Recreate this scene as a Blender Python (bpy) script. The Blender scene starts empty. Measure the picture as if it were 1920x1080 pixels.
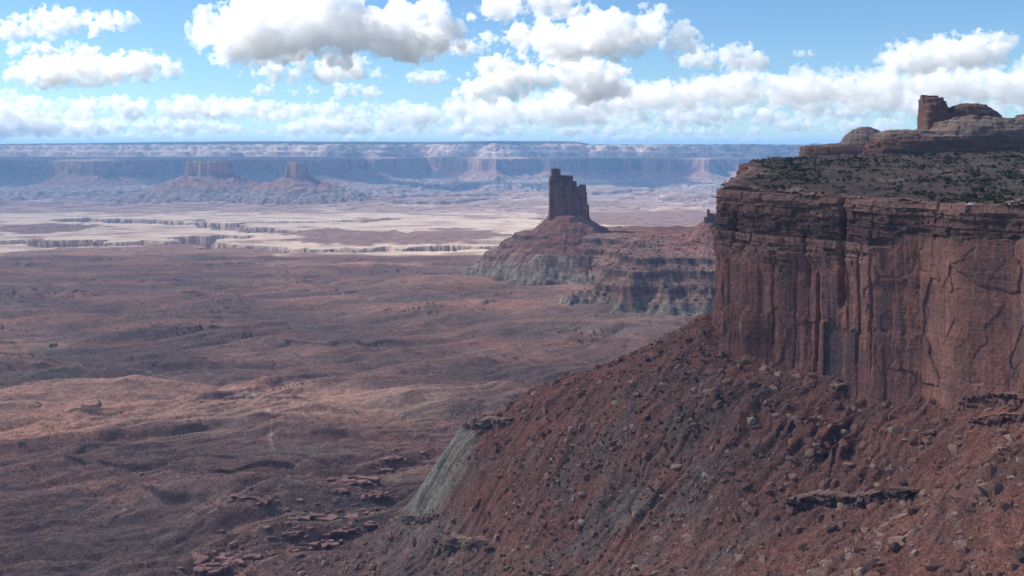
import bpy, bmesh, math, time
import numpy as np
from mathutils import Vector

# ================================================================ camera, sky, sun, exposure
R = math.radians
_T0 = time.time()
scene = bpy.context.scene
C = scene.collection
F = 1870.0                                   # focal length in pixels of a 1920 px wide picture
cam = bpy.data.cameras.new('camera')
cam_ob = bpy.data.objects.new('camera', cam); C.objects.link(cam_ob)
cam.sensor_width = 36; cam.lens = 36 * F / 1920; cam.shift_y = -265 / 1920
cam.clip_start = 1.0; cam.clip_end = 4e5
cam_ob.rotation_euler = (R(90), 0, 0)        # level, the eye at the origin, looking along +y
scene.camera = cam_ob

SUN_EL, SUN_AZ = 42.0, -72.0                 # azimuth from +y toward +x: the sun stands to the left, a little ahead
SUN = np.array([math.sin(R(SUN_AZ))*math.cos(R(SUN_EL)), math.cos(R(SUN_AZ))*math.cos(R(SUN_EL)), math.sin(R(SUN_EL))])
world = bpy.data.worlds.new('World'); scene.world = world; world.use_nodes = True
wt = world.node_tree; wt.nodes.clear()
sky = wt.nodes.new('ShaderNodeTexSky'); sky.sky_type = 'NISHITA'; sky.sun_disc = False
sky.sun_elevation = R(SUN_EL); sky.sun_rotation = R(SUN_AZ)
sky.altitude = 1800; sky.air_density = 1.0; sky.dust_density = 0.0; sky.ozone_density = 2.5
bg = wt.nodes.new('ShaderNodeBackground'); bg.inputs[1].default_value = 0.059
wo = wt.nodes.new('ShaderNodeOutputWorld')
tint = wt.nodes.new('ShaderNodeMix'); tint.data_type = 'RGBA'; tint.blend_type = 'MULTIPLY'
tint.inputs[0].default_value = 1.0; tint.inputs[7].default_value = (0.78, 0.97, 1.10, 1)
wt.links.new(sky.outputs[0], tint.inputs[6]); wt.links.new(tint.outputs[2], bg.inputs[0]); wt.links.new(bg.outputs[0], wo.inputs[0])

sun_l = bpy.data.lights.new('sun', 'SUN'); sun_l.energy = 5.0; sun_l.angle = R(0.5); sun_l.color = (1.0, 0.94, 0.86)
sun_ob = bpy.data.objects.new('sun', sun_l); C.objects.link(sun_ob)
sun_ob.rotation_euler = Vector(-SUN).to_track_quat('-Z', 'Y').to_euler()

scene.view_settings.view_transform = 'Standard'; scene.view_settings.look = 'None'
scene.view_settings.exposure = 1.13; scene.view_settings.gamma = 1.0
cy = scene.cycles
cy.max_bounces = 24; cy.diffuse_bounces = 3; cy.glossy_bounces = 1; cy.volume_bounces = 20
cy.transparent_max_bounces = 64; cy.use_denoising = True
HAZE_DENSITY = 4.4e-5
HAZE_COLOR = (0.25, 0.55, 1.0)
def P(px, py, d):
    return np.array([(px - 960.0) / F * d, d, -(py - 275.0) / F * d])

# ---------------------------------------------------------------- noise
def _h(ix, iy, iz, seed):
    n = (ix * np.uint32(374761393) + iy * np.uint32(668265263) + iz * np.uint32(2246822519) + np.uint32((seed * 3266489917) & 0xffffffff))
    n = (n ^ (n >> np.uint32(13))) * np.uint32(1274126177)
    n = (n ^ (n >> np.uint32(16))) * np.uint32(2654435761)
    return n ^ (n >> np.uint32(15))
def _u(i): return i.astype(np.int64).astype(np.uint32)
def noise3(x, y, z, seed=0):
    """value-gradient noise, about -1..1"""
    x, y, z = np.broadcast_arrays(np.asarray(x, np.float32), np.asarray(y, np.float32), np.asarray(z, np.float32))
    xi, yi, zi = np.floor(x), np.floor(y), np.floor(z)
    fx, fy, fz = x - xi, y - yi, z - zi
    X, Y, Z = _u(xi), _u(yi), _u(zi)
    u = fx*fx*fx*(fx*(fx*6-15)+10); v = fy*fy*fy*(fy*(fy*6-15)+10); w = fz*fz*fz*(fz*(fz*6-15)+10)
    def g(dx, dy, dz):
        h = _h(X + np.uint32(dx), Y + np.uint32(dy), Z + np.uint32(dz), seed)
        a = (h & np.uint32(1023)).astype(np.float32) * (1/511.5) - 1
        b = ((h >> np.uint32(10)) & np.uint32(1023)).astype(np.float32) * (1/511.5) - 1
        c = ((h >> np.uint32(20)) & np.uint32(1023)).astype(np.float32) * (1/511.5) - 1
        return a*(fx-dx) + b*(fy-dy) + c*(fz-dz)
    x00 = g(0,0,0); x00 += u*(g(1,0,0)-x00)
    x10 = g(0,1,0); x10 += u*(g(1,1,0)-x10)
    x00 += v*(x10-x00)
    x01 = g(0,0,1); x01 += u*(g(1,0,1)-x01)
    x11 = g(0,1,1); x11 += u*(g(1,1,1)-x11)
    x01 += v*(x11-x01)
    return (x00 + w*(x01-x00)) * 1.5
def noise2(x, y, seed=0):
    x, y = np.broadcast_arrays(np.asarray(x, np.float32), np.asarray(y, np.float32))
    xi, yi = np.floor(x), np.floor(y)
    fx, fy = x - xi, y - yi
    X, Y = _u(xi), _u(yi); Z = np.uint32(0)
    u = fx*fx*fx*(fx*(fx*6-15)+10); v = fy*fy*fy*(fy*(fy*6-15)+10)
    def g(dx, dy):
        h = _h(X + np.uint32(dx), Y + np.uint32(dy), Z, seed)
        a = (h & np.uint32(1023)).astype(np.float32) * (1/511.5) - 1
        b = ((h >> np.uint32(10)) & np.uint32(1023)).astype(np.float32) * (1/511.5) - 1
        return a*(fx-dx) + b*(fy-dy)
    a = g(0,0); a += u*(g(1,0)-a)
    b = g(0,1); b += u*(g(1,1)-b)
    return (a + v*(b-a)) * 1.5
def fbm2(x, y, o=5, seed=0, gain=.5, lac=2.03):
    s = 0; a = 1.0
    for k in range(o):
        s = s + a*noise2(x, y, seed+k*17); x = x*lac + 3.7; y = y*lac - 1.3; a *= gain
    return s
def ridge2(x, y, o=5, seed=0, gain=.5, lac=2.03):
    """0..~1.9, sharp crests high"""
    s = 0; a = 1.0
    for k in range(o):
        s = s + a*(1-np.abs(noise2(x, y, seed+k*17))*1.6); x = x*lac + 3.7; y = y*lac - 1.3; a *= gain
    return s
def fbm3(x, y, z, o=5, seed=0, gain=.5, lac=2.03):
    s = 0; a = 1.0
    for k in range(o):
        s = s + a*noise3(x, y, z, seed+k*17); x = x*lac + 3.7; y = y*lac - 1.3; z = z*lac + .7; a *= gain
    return s
def worley2(x, y, seed=0):
    """F1, F2 and a random value of the nearest cell"""
    x, y = np.broadcast_arrays(np.asarray(x, np.float32), np.asarray(y, np.float32))
    xi, yi = np.floor(x), np.floor(y); fx, fy = x-xi, y-yi; X, Y = _u(xi), _u(yi); Z = np.uint32(7)
    f1 = np.full(x.shape, 9., np.float32); f2 = f1.copy(); idv = np.zeros(x.shape, np.float32)
    for dx in (-1,0,1):
        for dy in (-1,0,1):
            h = _h(X + np.uint32(dx & 0xffffffff), Y + np.uint32(dy & 0xffffffff), Z, seed)
            px = dx + (h & np.uint32(1023)).astype(np.float32)/1023. - fx
            py = dy + ((h >> np.uint32(10)) & np.uint32(1023)).astype(np.float32)/1023. - fy
            d = np.sqrt(px*px+py*py); r = ((h >> np.uint32(20)) & np.uint32(1023)).astype(np.float32)/1023.
            near = d < f1
            f2 = np.where(near, f1, np.minimum(f2, d)); idv = np.where(near, r, idv); f1 = np.where(near, d, f1)
    return f1, f2, idv
def worley3(x, y, z, seed=0):
    xi, yi, zi = np.floor(x), np.floor(y), np.floor(z); fx, fy, fz = x-xi, y-yi, z-zi
    X, Y, Z = _u(xi), _u(yi), _u(zi)
    f1 = np.full(x.shape, 9., np.float32)
    for dx in (-1,0,1):
        for dy in (-1,0,1):
            for dz in (-1,0,1):
                h = _h(X + np.uint32(dx & 0xffffffff), Y + np.uint32(dy & 0xffffffff), Z + np.uint32(dz & 0xffffffff), seed)
                px = dx + (h & np.uint32(1023)).astype(np.float32)/1023. - fx
                py = dy + ((h >> np.uint32(10)) & np.uint32(1023)).astype(np.float32)/1023. - fy
                pz = dz + ((h >> np.uint32(20)) & np.uint32(1023)).astype(np.float32)/1023. - fz
                f1 = np.minimum(f1, px*px+py*py+pz*pz)
    return np.sqrt(f1)
def sstep(a, b, x):
    t = np.clip((x-a)/(b-a), 0, 1); return t*t*(3-2*t)

# ---------------------------------------------------------------- mesh building
def new_mesh(name, co, faces, mats=(), smooth=True, attrs=None, face_mat=None):
    """co (n,3); faces (m,k) one k, or a list of such arrays"""
    me = bpy.data.meshes.new(name)
    fl = faces if isinstance(faces, list) else [faces]
    co = np.ascontiguousarray(co, np.float32)
    me.vertices.add(len(co)); me.vertices.foreach_set('co', co.ravel())
    loops = np.concatenate([np.ascontiguousarray(f, np.int32).ravel() for f in fl])
    tot = np.concatenate([np.full(len(f), f.shape[1], np.int32) for f in fl])
    start = np.concatenate([[0], np.cumsum(tot)[:-1]]).astype(np.int32)
    me.loops.add(len(loops)); me.loops.foreach_set('vertex_index', loops)
    me.polygons.add(len(tot)); me.polygons.foreach_set('loop_start', start)
    try: me.polygons.foreach_set('loop_total', tot)
    except Exception: pass
    if face_mat is not None: me.polygons.foreach_set('material_index', np.ascontiguousarray(face_mat, np.int32))
    me.update(calc_edges=True)
    me.polygons.foreach_set('use_smooth', np.full(len(tot), smooth, bool))
    for k, v in (attrs or {}).items():
        v = np.ascontiguousarray(v, np.float32)
        if v.ndim == 1:
            a = me.attributes.new(k, 'FLOAT', 'POINT'); a.data.foreach_set('value', v)
        else:
            a = me.attributes.new(k, 'FLOAT_COLOR', 'POINT')
            a.data.foreach_set('color', np.concatenate([v, np.ones((len(v),1),np.float32)],1).ravel())
    for m in mats: me.materials.append(m)
    return me
def link(name, me, parent=None, label=None, cat=None, kind=None, group=None, loc=None):
    o = bpy.data.objects.new(name, me); C.objects.link(o)
    if parent is not None: o.parent = parent
    if loc is not None: o.location = loc
    for k, v in (('label',label),('category',cat),('kind',kind),('group',group)):
        if v: o[k] = v
    return o
def grid_faces(nu, nv, flip=False):
    i = np.arange((nu-1)*(nv-1)); a = (i // (nv-1))*nv + i % (nv-1)
    q = np.stack([a, a+nv, a+nv+1, a+1], 1)
    return q[:, ::-1] if flip else q
def surface_nets(f, org, h):
    """closed surface f = 0 (inside f > 0) on a regular grid"""
    s = f > 0
    n = np.zeros(tuple(k-1 for k in f.shape), np.int8)
    offs = [(a,b,c) for a in (0,1) for b in (0,1) for c in (0,1)]
    sl = lambda a, m: slice(a, m-1+a)
    for o in offs: n += s[sl(o[0],f.shape[0]), sl(o[1],f.shape[1]), sl(o[2],f.shape[2])]
    act = (n > 0) & (n < 8)
    I = np.argwhere(act); idx = np.full(act.shape, -1, np.int32); idx[act] = np.arange(len(I))
    V = np.stack([f[I[:,0]+o[0], I[:,1]+o[1], I[:,2]+o[2]] for o in offs], 1)
    acc = np.zeros((len(I),3), np.float32); cnt = np.zeros(len(I), np.float32)
    for a in range(8):
        for b in range(a+1, 8):
            d = np.array(offs[b]) - np.array(offs[a])
            if np.abs(d).sum() != 1: continue
            m = (V[:,a] > 0) != (V[:,b] > 0)
            t = np.where(m, V[:,a]/np.where(m, V[:,a]-V[:,b], 1), 0)
            p = np.array(offs[a])[None] + t[:,None]*d[None]
            acc += p*m[:,None]; cnt += m
    co = (I + acc/cnt[:,None]) * h + org
    quads = []
    for ax in range(3):
        o1, o2 = [(1,2),(2,0),(0,1)][ax]
        A = [slice(None)]*3; B = [slice(None)]*3
        A[ax] = slice(0,-1); B[ax] = slice(1,None)
        for o in (o1,o2): A[o] = slice(1,-1); B[o] = slice(1,-1)
        a = s[tuple(A)]; b = s[tuple(B)]
        for inside, sgn in ((a & ~b, 1), (b & ~a, -1)):
            E = np.argwhere(inside)
            if not len(E): continue
            E[:, o1] += 1; E[:, o2] += 1
            def cell(d1, d2):
                e = E.copy(); e[:,o1] += d1; e[:,o2] += d2
                return idx[e[:,0], e[:,1], e[:,2]]
            q = np.stack([cell(-1,-1), cell(0,-1), cell(0,0), cell(-1,0)], 1)
            quads.append(q if sgn > 0 else q[:, ::-1])
    return co, np.concatenate(quads)

# ---------------------------------------------------------------- node helpers
class NT:
    def __init__(self, name, tree=None):
        if tree is None:
            self.m = bpy.data.materials.new(name); self.m.use_nodes = True; tree = self.m.node_tree
            tree.nodes.clear()
        self.t = tree
    def n(self, kind, ins=None, **kw):
        nd = self.t.nodes.new(kind)
        for k, v in kw.items(): setattr(nd, k, v)
        for k, v in (ins or {}).items():
            sock = nd.inputs[k]
            if isinstance(v, bpy.types.NodeSocket): self.t.links.new(v, sock)
            elif isinstance(v, bpy.types.Node): self.t.links.new(v.outputs[0], sock)
            else:
                if sock.type == 'RGBA' and len(v) == 3: v = (*v, 1)
                sock.default_value = v
        return nd
    def math(self, op, a, b=0.0, c=None, clamp=False):
        ins = {0:a, 1:b}
        if c is not None: ins[2] = c
        return self.n('ShaderNodeMath', ins, operation=op, use_clamp=clamp).outputs[0]
    def mix(self, f, a, b, blend='MIX'):
        return self.n('ShaderNodeMix', {0:f, 6:a, 7:b}, data_type='RGBA', blend_type=blend, clamp_factor=True).outputs[2]
    def ramp(self, f, stops, interp='LINEAR'):
        nd = self.n('ShaderNodeValToRGB', {0:f}); cr = nd.color_ramp; cr.interpolation = interp
        while len(cr.elements) < len(stops): cr.elements.new(.5)
        for e, (p, c) in zip(cr.elements, stops):
            e.position = p; e.color = (*c, 1) if len(c) == 3 else c
        return nd.outputs[0]
    def noise(self, vec, scale, detail=4, rough=.55, dist=0.0):
        return self.n('ShaderNodeTexNoise', {'Vector':vec, 'Scale':scale, 'Detail':detail, 'Roughness':rough, 'Distortion':dist}).outputs[0]
    def mapv(self, vec, scale=(1,1,1), loc=(0,0,0), rot=(0,0,0)):
        return self.n('ShaderNodeMapping', {'Vector':vec, 'Scale':scale, 'Location':loc, 'Rotation':rot}).outputs[0]
    def range(self, v, a, b, c=0.0, d=1.0):
        return self.n('ShaderNodeMapRange', {0:v, 1:a, 2:b, 3:c, 4:d}).outputs[0]
    def attr(self, name, out=2):
        return self.n('ShaderNodeAttribute', attribute_name=name).outputs[out]
    def out(self, surf=None, vol=None):
        o = self.n('ShaderNodeOutputMaterial')
        if surf is not None: self.t.links.new(surf, o.inputs[0])
        if vol is not None: self.t.links.new(vol, o.inputs[1])
        return self.m
# ================================================================ materials
def rock_mat(name, detail=((1.0, .25),), bump=((1.0, .3),), streak=None, beds=None, rough=.9, spots=None):
    """vertex albedo 'Col' (strata, soil, varnish) broken up by noise in metres; bump (size, height) pairs"""
    t = NT(name)
    geo = t.n('ShaderNodeNewGeometry'); pos = geo.outputs['Position']
    col = t.attr('Col', 0)
    for size, amt in detail:
        n = t.noise(pos, 1/size, 3, .6)
        f = t.range(n, .3, .7, 1-amt, 1+amt)
        col = t.mix(1.0, col, t.n('ShaderNodeCombineColor', {0:f,1:f,2:f}).outputs[0], 'MULTIPLY')
    if beds:
        size, amt = beds
        n = t.noise(t.mapv(pos, (1/60, 1/60, 1/size)), 1, 3, .6)
        f = t.range(n, .35, .65, 1-amt, 1+amt)
        col = t.mix(1.0, col, t.n('ShaderNodeCombineColor', {0:f,1:f,2:f}).outputs[0], 'MULTIPLY')
    if streak:
        size, amt = streak
        n = t.noise(t.mapv(pos, (1/size, 1/size, 1/(size*22))), 1, 4, .65)
        f = t.range(n, .38, .62, 1-amt, 1+amt*.6)
        col = t.mix(1.0, col, t.n('ShaderNodeCombineColor', {0:f,1:f,2:f}).outputs[0], 'MULTIPLY')
    if spots:
        size, thr, c = spots
        v = t.n('ShaderNodeTexVoronoi', {'Vector':pos, 'Scale':1/size}).outputs['Distance']
        keep = t.range(t.noise(pos, 1/(size*9), 2), .42, .6, 0, 1)
        m = t.math('MULTIPLY', t.range(v, thr, thr*.6, 0, 1), keep)
        col = t.mix(m, col, c)
    nrm = None
    for size, hgt in bump:
        n = t.noise(pos, 1/size, 5, .6)
        b = t.n('ShaderNodeBump', {'Strength':1.0, 'Distance':hgt, 'Height':n, **({'Normal':nrm} if nrm else {})})
        nrm = b.outputs[0]
    bs = t.n('ShaderNodeBsdfDiffuse', {'Color':col, 'Roughness':1.0, **({'Normal':nrm} if nrm else {})})
    return t.out(bs.outputs[0])
M = {}
M['floor'] = rock_mat('desert_soil', ((9, .22), (2.5, .25)), ((5, 1.6), (1.6, .5)), spots=(3.2, .34, (.055, .05, .04)))
M['far'] = rock_mat('far_rock', ((60, .18), (18, .15)), ((45, 9),), beds=(9, .22))
M['cliff'] = rock_mat('cliff_sandstone', ((2.2, .22), (.7, .18)), ((2.0, .55), (.6, .22)), streak=(3.0, .16), beds=(1.3, .12))
M['talus'] = rock_mat('scree_soil', ((5, .25), (1.1, .45)), ((2.2, 1.1), (.7, .6)))
M['plateau'] = rock_mat('rim_soil', ((7, .25), (1.5, .25)), ((2.5, .5),))
M['dome'] = rock_mat('slickrock', ((6, .18), (1.6, .15)), ((3, .5), (1.1, .25)), beds=(1.6, .22))
M['tower'] = rock_mat('tower_sandstone', ((9, .2), (3, .2)), ((6, 1.6), (2.2, .6)), streak=(4, .28), beds=(4, .10))
M['bench'] = rock_mat('bench_shale', ((14, .2), (4, .28)), ((10, 2.2), (3.5, 1.1)), beds=(3.5, .22))
M['rock'] = rock_mat('loose_rock', ((1.5, .2),), ((.6, .12),))
def cloud_mat(name, mfp, g=0.0):
    t = NT(name)
    return t.out(None, t.n('ShaderNodeVolumeScatter', {'Color':(1,1,1), 'Density':1/mfp, 'Anisotropy':g}).outputs[0])
# ================================================================ terrain helpers
def frustum(pxs, ds):
    X = (np.asarray(pxs)[None,:] - 960) / F * np.asarray(ds)[:,None]
    Y = np.broadcast_to(np.asarray(ds)[:,None], X.shape)
    return X.astype(np.float32), Y.astype(np.float32)
def hf_mesh(name, X, Y, Z, mats, col, keep=None):
    co = np.stack([X, Y, Z], -1).reshape(-1, 3)
    f = grid_faces(X.shape[0], X.shape[1], True)
    if keep is not None:
        k = keep.ravel(); f = f[k[f].all(1)]
        used = np.zeros(len(co), bool); used[f.ravel()] = True
        re = np.cumsum(used) - 1; co = co[used]; f = re[f]; col = col.reshape(-1,3)[used]
    return new_mesh(name, co, f, mats, attrs={'Col': col.reshape(-1,3)})
def polydist(X, Y, pts):
    """distance to a polyline and the parameter 0..n-1 along it"""
    best = np.full(X.shape, 1e9, np.float32); par = np.zeros(X.shape, np.float32)
    for i in range(len(pts)-1):
        ax, ay = pts[i]; bx, by = pts[i+1]; dx, dy = bx-ax, by-ay
        t = np.clip(((X-ax)*dx+(Y-ay)*dy)/(dx*dx+dy*dy), 0, 1)
        d = np.hypot(X-ax-t*dx, Y-ay-t*dy); m = d < best
        best = np.where(m, d, best); par = np.where(m, i+t, par)
    return best, par
def polysdf(X, Y, pts):
    """signed distance, positive inside a closed polygon"""
    d, _ = polydist(X, Y, list(pts)+[pts[0]])
    ins = np.zeros(X.shape, bool); n = len(pts)
    for i in range(n):
        ax, ay = pts[i]; bx, by = pts[(i+1) % n]
        c = (ay > Y) != (by > Y)
        if ay == by: continue
        ins ^= c & (X < (bx-ax)*(Y-ay)/(by-ay)+ax)
    return np.where(ins, d, -d)
def tps(pts):
    p = np.array(pts, float); n = len(p); q = p[:, :2]/100.0
    def U(r2): return np.where(r2 > 0, r2*np.log(np.maximum(r2, 1e-12)), 0)
    r2 = ((q[:,None]-q[None])**2).sum(-1)
    A = np.zeros((n+3, n+3)); A[:n,:n] = U(r2) + np.eye(n)*.02; A[:n,n] = 1; A[:n,n+1:] = q; A[n:,:n] = A[:n,n:].T
    w = np.linalg.solve(A, np.concatenate([p[:,2], np.zeros(3)]))
    def f(x, y):
        x = np.asarray(x, np.float32)/100; y = np.asarray(y, np.float32)/100
        z = np.float32(w[n]) + np.float32(w[n+1])*x + np.float32(w[n+2])*y
        for i in range(n):
            r2 = (x-np.float32(q[i,0]))**2 + (y-np.float32(q[i,1]))**2
            z = z + np.float32(w[i])*r2*np.log(np.maximum(r2, np.float32(1e-12)))
        return z
    return f
def XY(px, d): return ((px-960)/F*d, d)
def FL(px, py, z): d = z*F/(275-py); return ((px-960)/F*d, d)     # where a sight line meets the level z
def lerp3(a, b, t):
    return np.asarray(a, np.float32) + (np.asarray(b, np.float32)-np.asarray(a, np.float32))*t[...,None]
def terrace(z, z0, h, k=.12):
    """turns the band z0..z0+h of a slope into a scarp with a bench above and below it"""
    t = (z - z0)/h
    return np.where((t > -1.0) & (t < 2.0), z0 + h*((sstep(.5-k, .5+k, t)) * 1.0 + (t - np.clip((t+1)/3,0,1)) * .0) * 1.0 + h*np.where(t < .5, np.minimum(t, 0)*1.0, np.maximum(t-1, 0)), z)

# ================================================================ valley floor
def px_of(X, Y): return 960 + X/Y*F
CANYONS = [   # (points (px, py) at the level of the white bench, half width, depth)
    ([(-260,452),(-40,455),(110,456),(230,458),(330,455),(385,447),(420,444)], 120, 58),
    ([(385,458),(430,466),(500,469),(560,470),(660,470),(760,468),(880,466),(1000,464)], 80, 48),
    ([(150,411),(230,414),(330,415),(400,421),(440,428),(500,431),(560,436)], 115, 46),
    ([(400,421),(470,417),(560,416),(640,414),(720,411)], 70, 30),
    ([(-200,430),(-60,427),(40,426),(140,424)], 60, 18),
]
MOUNDS = [(85,428,260,26),(600,436,210,22),(690,445,330,26),(780,446,300,22),(840,440,300,18),(1250,408,700,26),(300,472,240,20),(130,478,300,16),(430,478,260,18)]
def floor_base(X, Y):
    return np.interp(Y, [0,900,1500,2600,3500,3900,6500,7400,9500], [-372,-370,-366,-368,-392,-412,-418,-430,-432]).astype(np.float32)
def billow2(x, y, o, seed, gain=.5):
    s = 0; a = 1.
    for k in range(o):
        s = s + a*np.abs(noise2(x, y, seed+k*13)); x = x*2.07+5.1; y = y*2.07-2.2; a *= gain
    return s
def floor_fn(X, Y, want_col=False):
    z = floor_base(X, Y)
    wx = X + 70*fbm2(X/310, Y/310, 3, 3); wy = Y + 55*fbm2(X/280, Y/280, 3, 9)
    ca, sa = math.cos(R(24)), math.sin(R(24))
    rx, ry = wx*ca + wy*sa, -wx*sa + wy*ca
    amp = np.interp(Y, [700,1200,2000,3000,3600,3800], [25,21,12,8,4,0]).astype(np.float32)
    b = billow2(rx/330, ry/120, 5, 21, .46)
    z = z + amp*(b-.45)*1.5
    lo = fbm2(X/900, Y/520, 3, 44)
    z = z + lo*np.interp(Y,[700,3000,3700],[12,14,3]).astype(np.float32)
    # thin ledges of harder rock
    L = fbm2(wx/620, wy/260, 4, 71)*5.0 + lo*2
    fr = L - np.floor(L)
    mk = sstep(-.1,.35, fbm2(X/260, Y/150, 3, 81)) * np.interp(Y,[3400,3700],[1,0])
    led = np.interp(Y,[900,2500],[3.2,6.5]).astype(np.float32)
    z = z + mk*led*(sstep(0,.05,fr) - fr)
    zf = z
    # the white bench and its canyons
    wob = fbm2(X/260, Y/260, 5, 5)
    wmask = sstep(3650, 3820, Y + wob*170) * (1 - sstep(6150, 6500, Y + wob*380))
    can = np.zeros_like(z); canw = np.zeros_like(z)
    far = Y > 3300
    Xf, Yf = X[far], Y[far]
    cf = np.zeros_like(Xf)
    nz = fbm2(Xf/200, Yf/200, 6, 33, .58)*120
    for pts, hw, dep in CANYONS:
        d, _ = polydist(Xf, Yf, [FL(a, b_, -413.) for a, b_ in pts])
        s = hw - d + nz
        cf = np.maximum(cf, dep*(.75*sstep(0, 14, s) + .25*sstep(14, 90, s)))
    can[far] = cf
    mo = np.zeros_like(z); mf = np.zeros_like(Xf)
    wn = 1 + .45*fbm2(Xf/120, Yf/120, 4, 61)
    for a, b_, w, h in MOUNDS:
        cx, cy_ = FL(a, b_, -410.)
        r = np.hypot((Xf-cx)/w, (Yf-cy_)/(w*1.1))*wn
        mf = np.maximum(mf, h*np.clip(1.15-r, 0, 1)**1.3)
    mo[far] = mf
    z = z + mo - can
    # low red terraces past the bench
    t2 = sstep(5900, 7000, Y + wob*500)
    hh = fbm2(X/700, Y/600, 4, 91)
    st = hh*4; kf = np.floor(st); fs = st-kf
    z = z + t2*(24*(kf + sstep(0,.12,fs))/4*1.6 + 5*billow2(X/80, Y/80, 3, 95))
    if not want_col: return z
    n1 = fbm2(X/240, Y/130, 4, 101); n2 = fbm2(X/55, Y/40, 3, 111)
    c = lerp3((.30,.178,.145), (.225,.148,.128), sstep(-.3,.5,n1))
    c = c + (lerp3((0,0,0), (.06,.02,.006), sstep(.1,.7,-n1 + n2*.4)))
    c = lerp3(c, (.21,.18,.14), sstep(.25,.75, fbm2(X/330, Y/190, 4, 131))*.55)
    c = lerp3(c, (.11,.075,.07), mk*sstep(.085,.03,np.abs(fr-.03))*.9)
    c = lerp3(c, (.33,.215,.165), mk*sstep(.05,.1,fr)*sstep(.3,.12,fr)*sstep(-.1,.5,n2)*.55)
    dr = sstep(.07,.0,np.abs(noise2(rx/330, ry/120, 21)))
    dr2 = sstep(.035,.0,np.abs(noise2(rx/150, ry/62, 23) + .12*n2))*sstep(.0,.4,fbm2(X/420, Y/300, 2, 24))
    c = lerp3(c, (.17,.13,.11), dr*.5); c = lerp3(c, (.42,.31,.25), dr2*.55)
    c = c*(1 + .17*fbm2(X/22, Y/9, 3, 25))[...,None]
    for pts in WASHES:
        d, _ = polydist(X, Y, pts)
        c = lerp3(c, (.46,.34,.27), sstep(2.6,.8, d + 6*n2)*.5)
    # past 3.6 km
    cream = lerp3((.62,.485,.38), (.44,.31,.245), sstep(-.15,.6, fbm2(X/260, Y/120, 6, 141, .6)))
    red = lerp3((.30,.185,.15), (.22,.14,.12), sstep(-.3,.4,n2))
    rm = np.clip(sstep(1.5,5.,mo) + sstep(.15,.6, fbm2(X/520, Y/300, 6, 151, .6))*.8, 0, 1)
    wall = lerp3((.40,.29,.235), (.30,.21,.175), sstep(-.4,.4,fbm2(X/90, Y/90, 4, 161)))
    w = lerp3(lerp3(cream, red, rm), wall, sstep(2,7,can))
    c = lerp3(c, w, wmask)
    farc = lerp3((.40,.27,.22), (.56,.43,.345), sstep(.2,.6, fbm2(X/500, Y/350, 4, 171)))
    farc = lerp3(farc, (.24,.165,.15), sstep(.14,.02,fs)*.8)
    c = lerp3(c, farc, sstep(6100, 6500, Y + wob*380))
    return z, c
WASHES = [
    [FL(a,b,-369.) for a,b in ((5,690),(14,672),(22,660))],
    [FL(a,b,-369.) for a,b in ((110,705),(150,703),(176,688),(140,683),(80,686),(60,688))],
    [FL(a,b,-369.) for a,b in ((470,735),(500,762),(530,770),(552,752))],
    [FL(a,b,-369.) for a,b in ((500,770),(512,800),(506,830),(515,845))],
    [FL(a,b,-369.) for a,b in ((610,790),(625,805),(650,818))],
    [FL(a,b,-369.) for a,b in ((790,800),(815,812),(822,820))],
    [FL(a,b,-369.) for a,b in ((470,700),(520,712),(545,716))],
]
ds = [150., 350., 550., 680., 760.]
while ds[-1] < 7600: ds.append(ds[-1] + float(np.clip(ds[-1]**2/(F*370)*1.15, 1.2, 8.5)))
X, Y = frustum(np.arange(-240, 2170, 1.9), ds)
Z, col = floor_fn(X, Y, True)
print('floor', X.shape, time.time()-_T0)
link('ground', hf_mesh('ground', X, Y, Z, [M['floor']], col), label='red brown desert valley floor of low rolling badlands with a pale sandstone bench', cat='ground', kind='structure')

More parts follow.
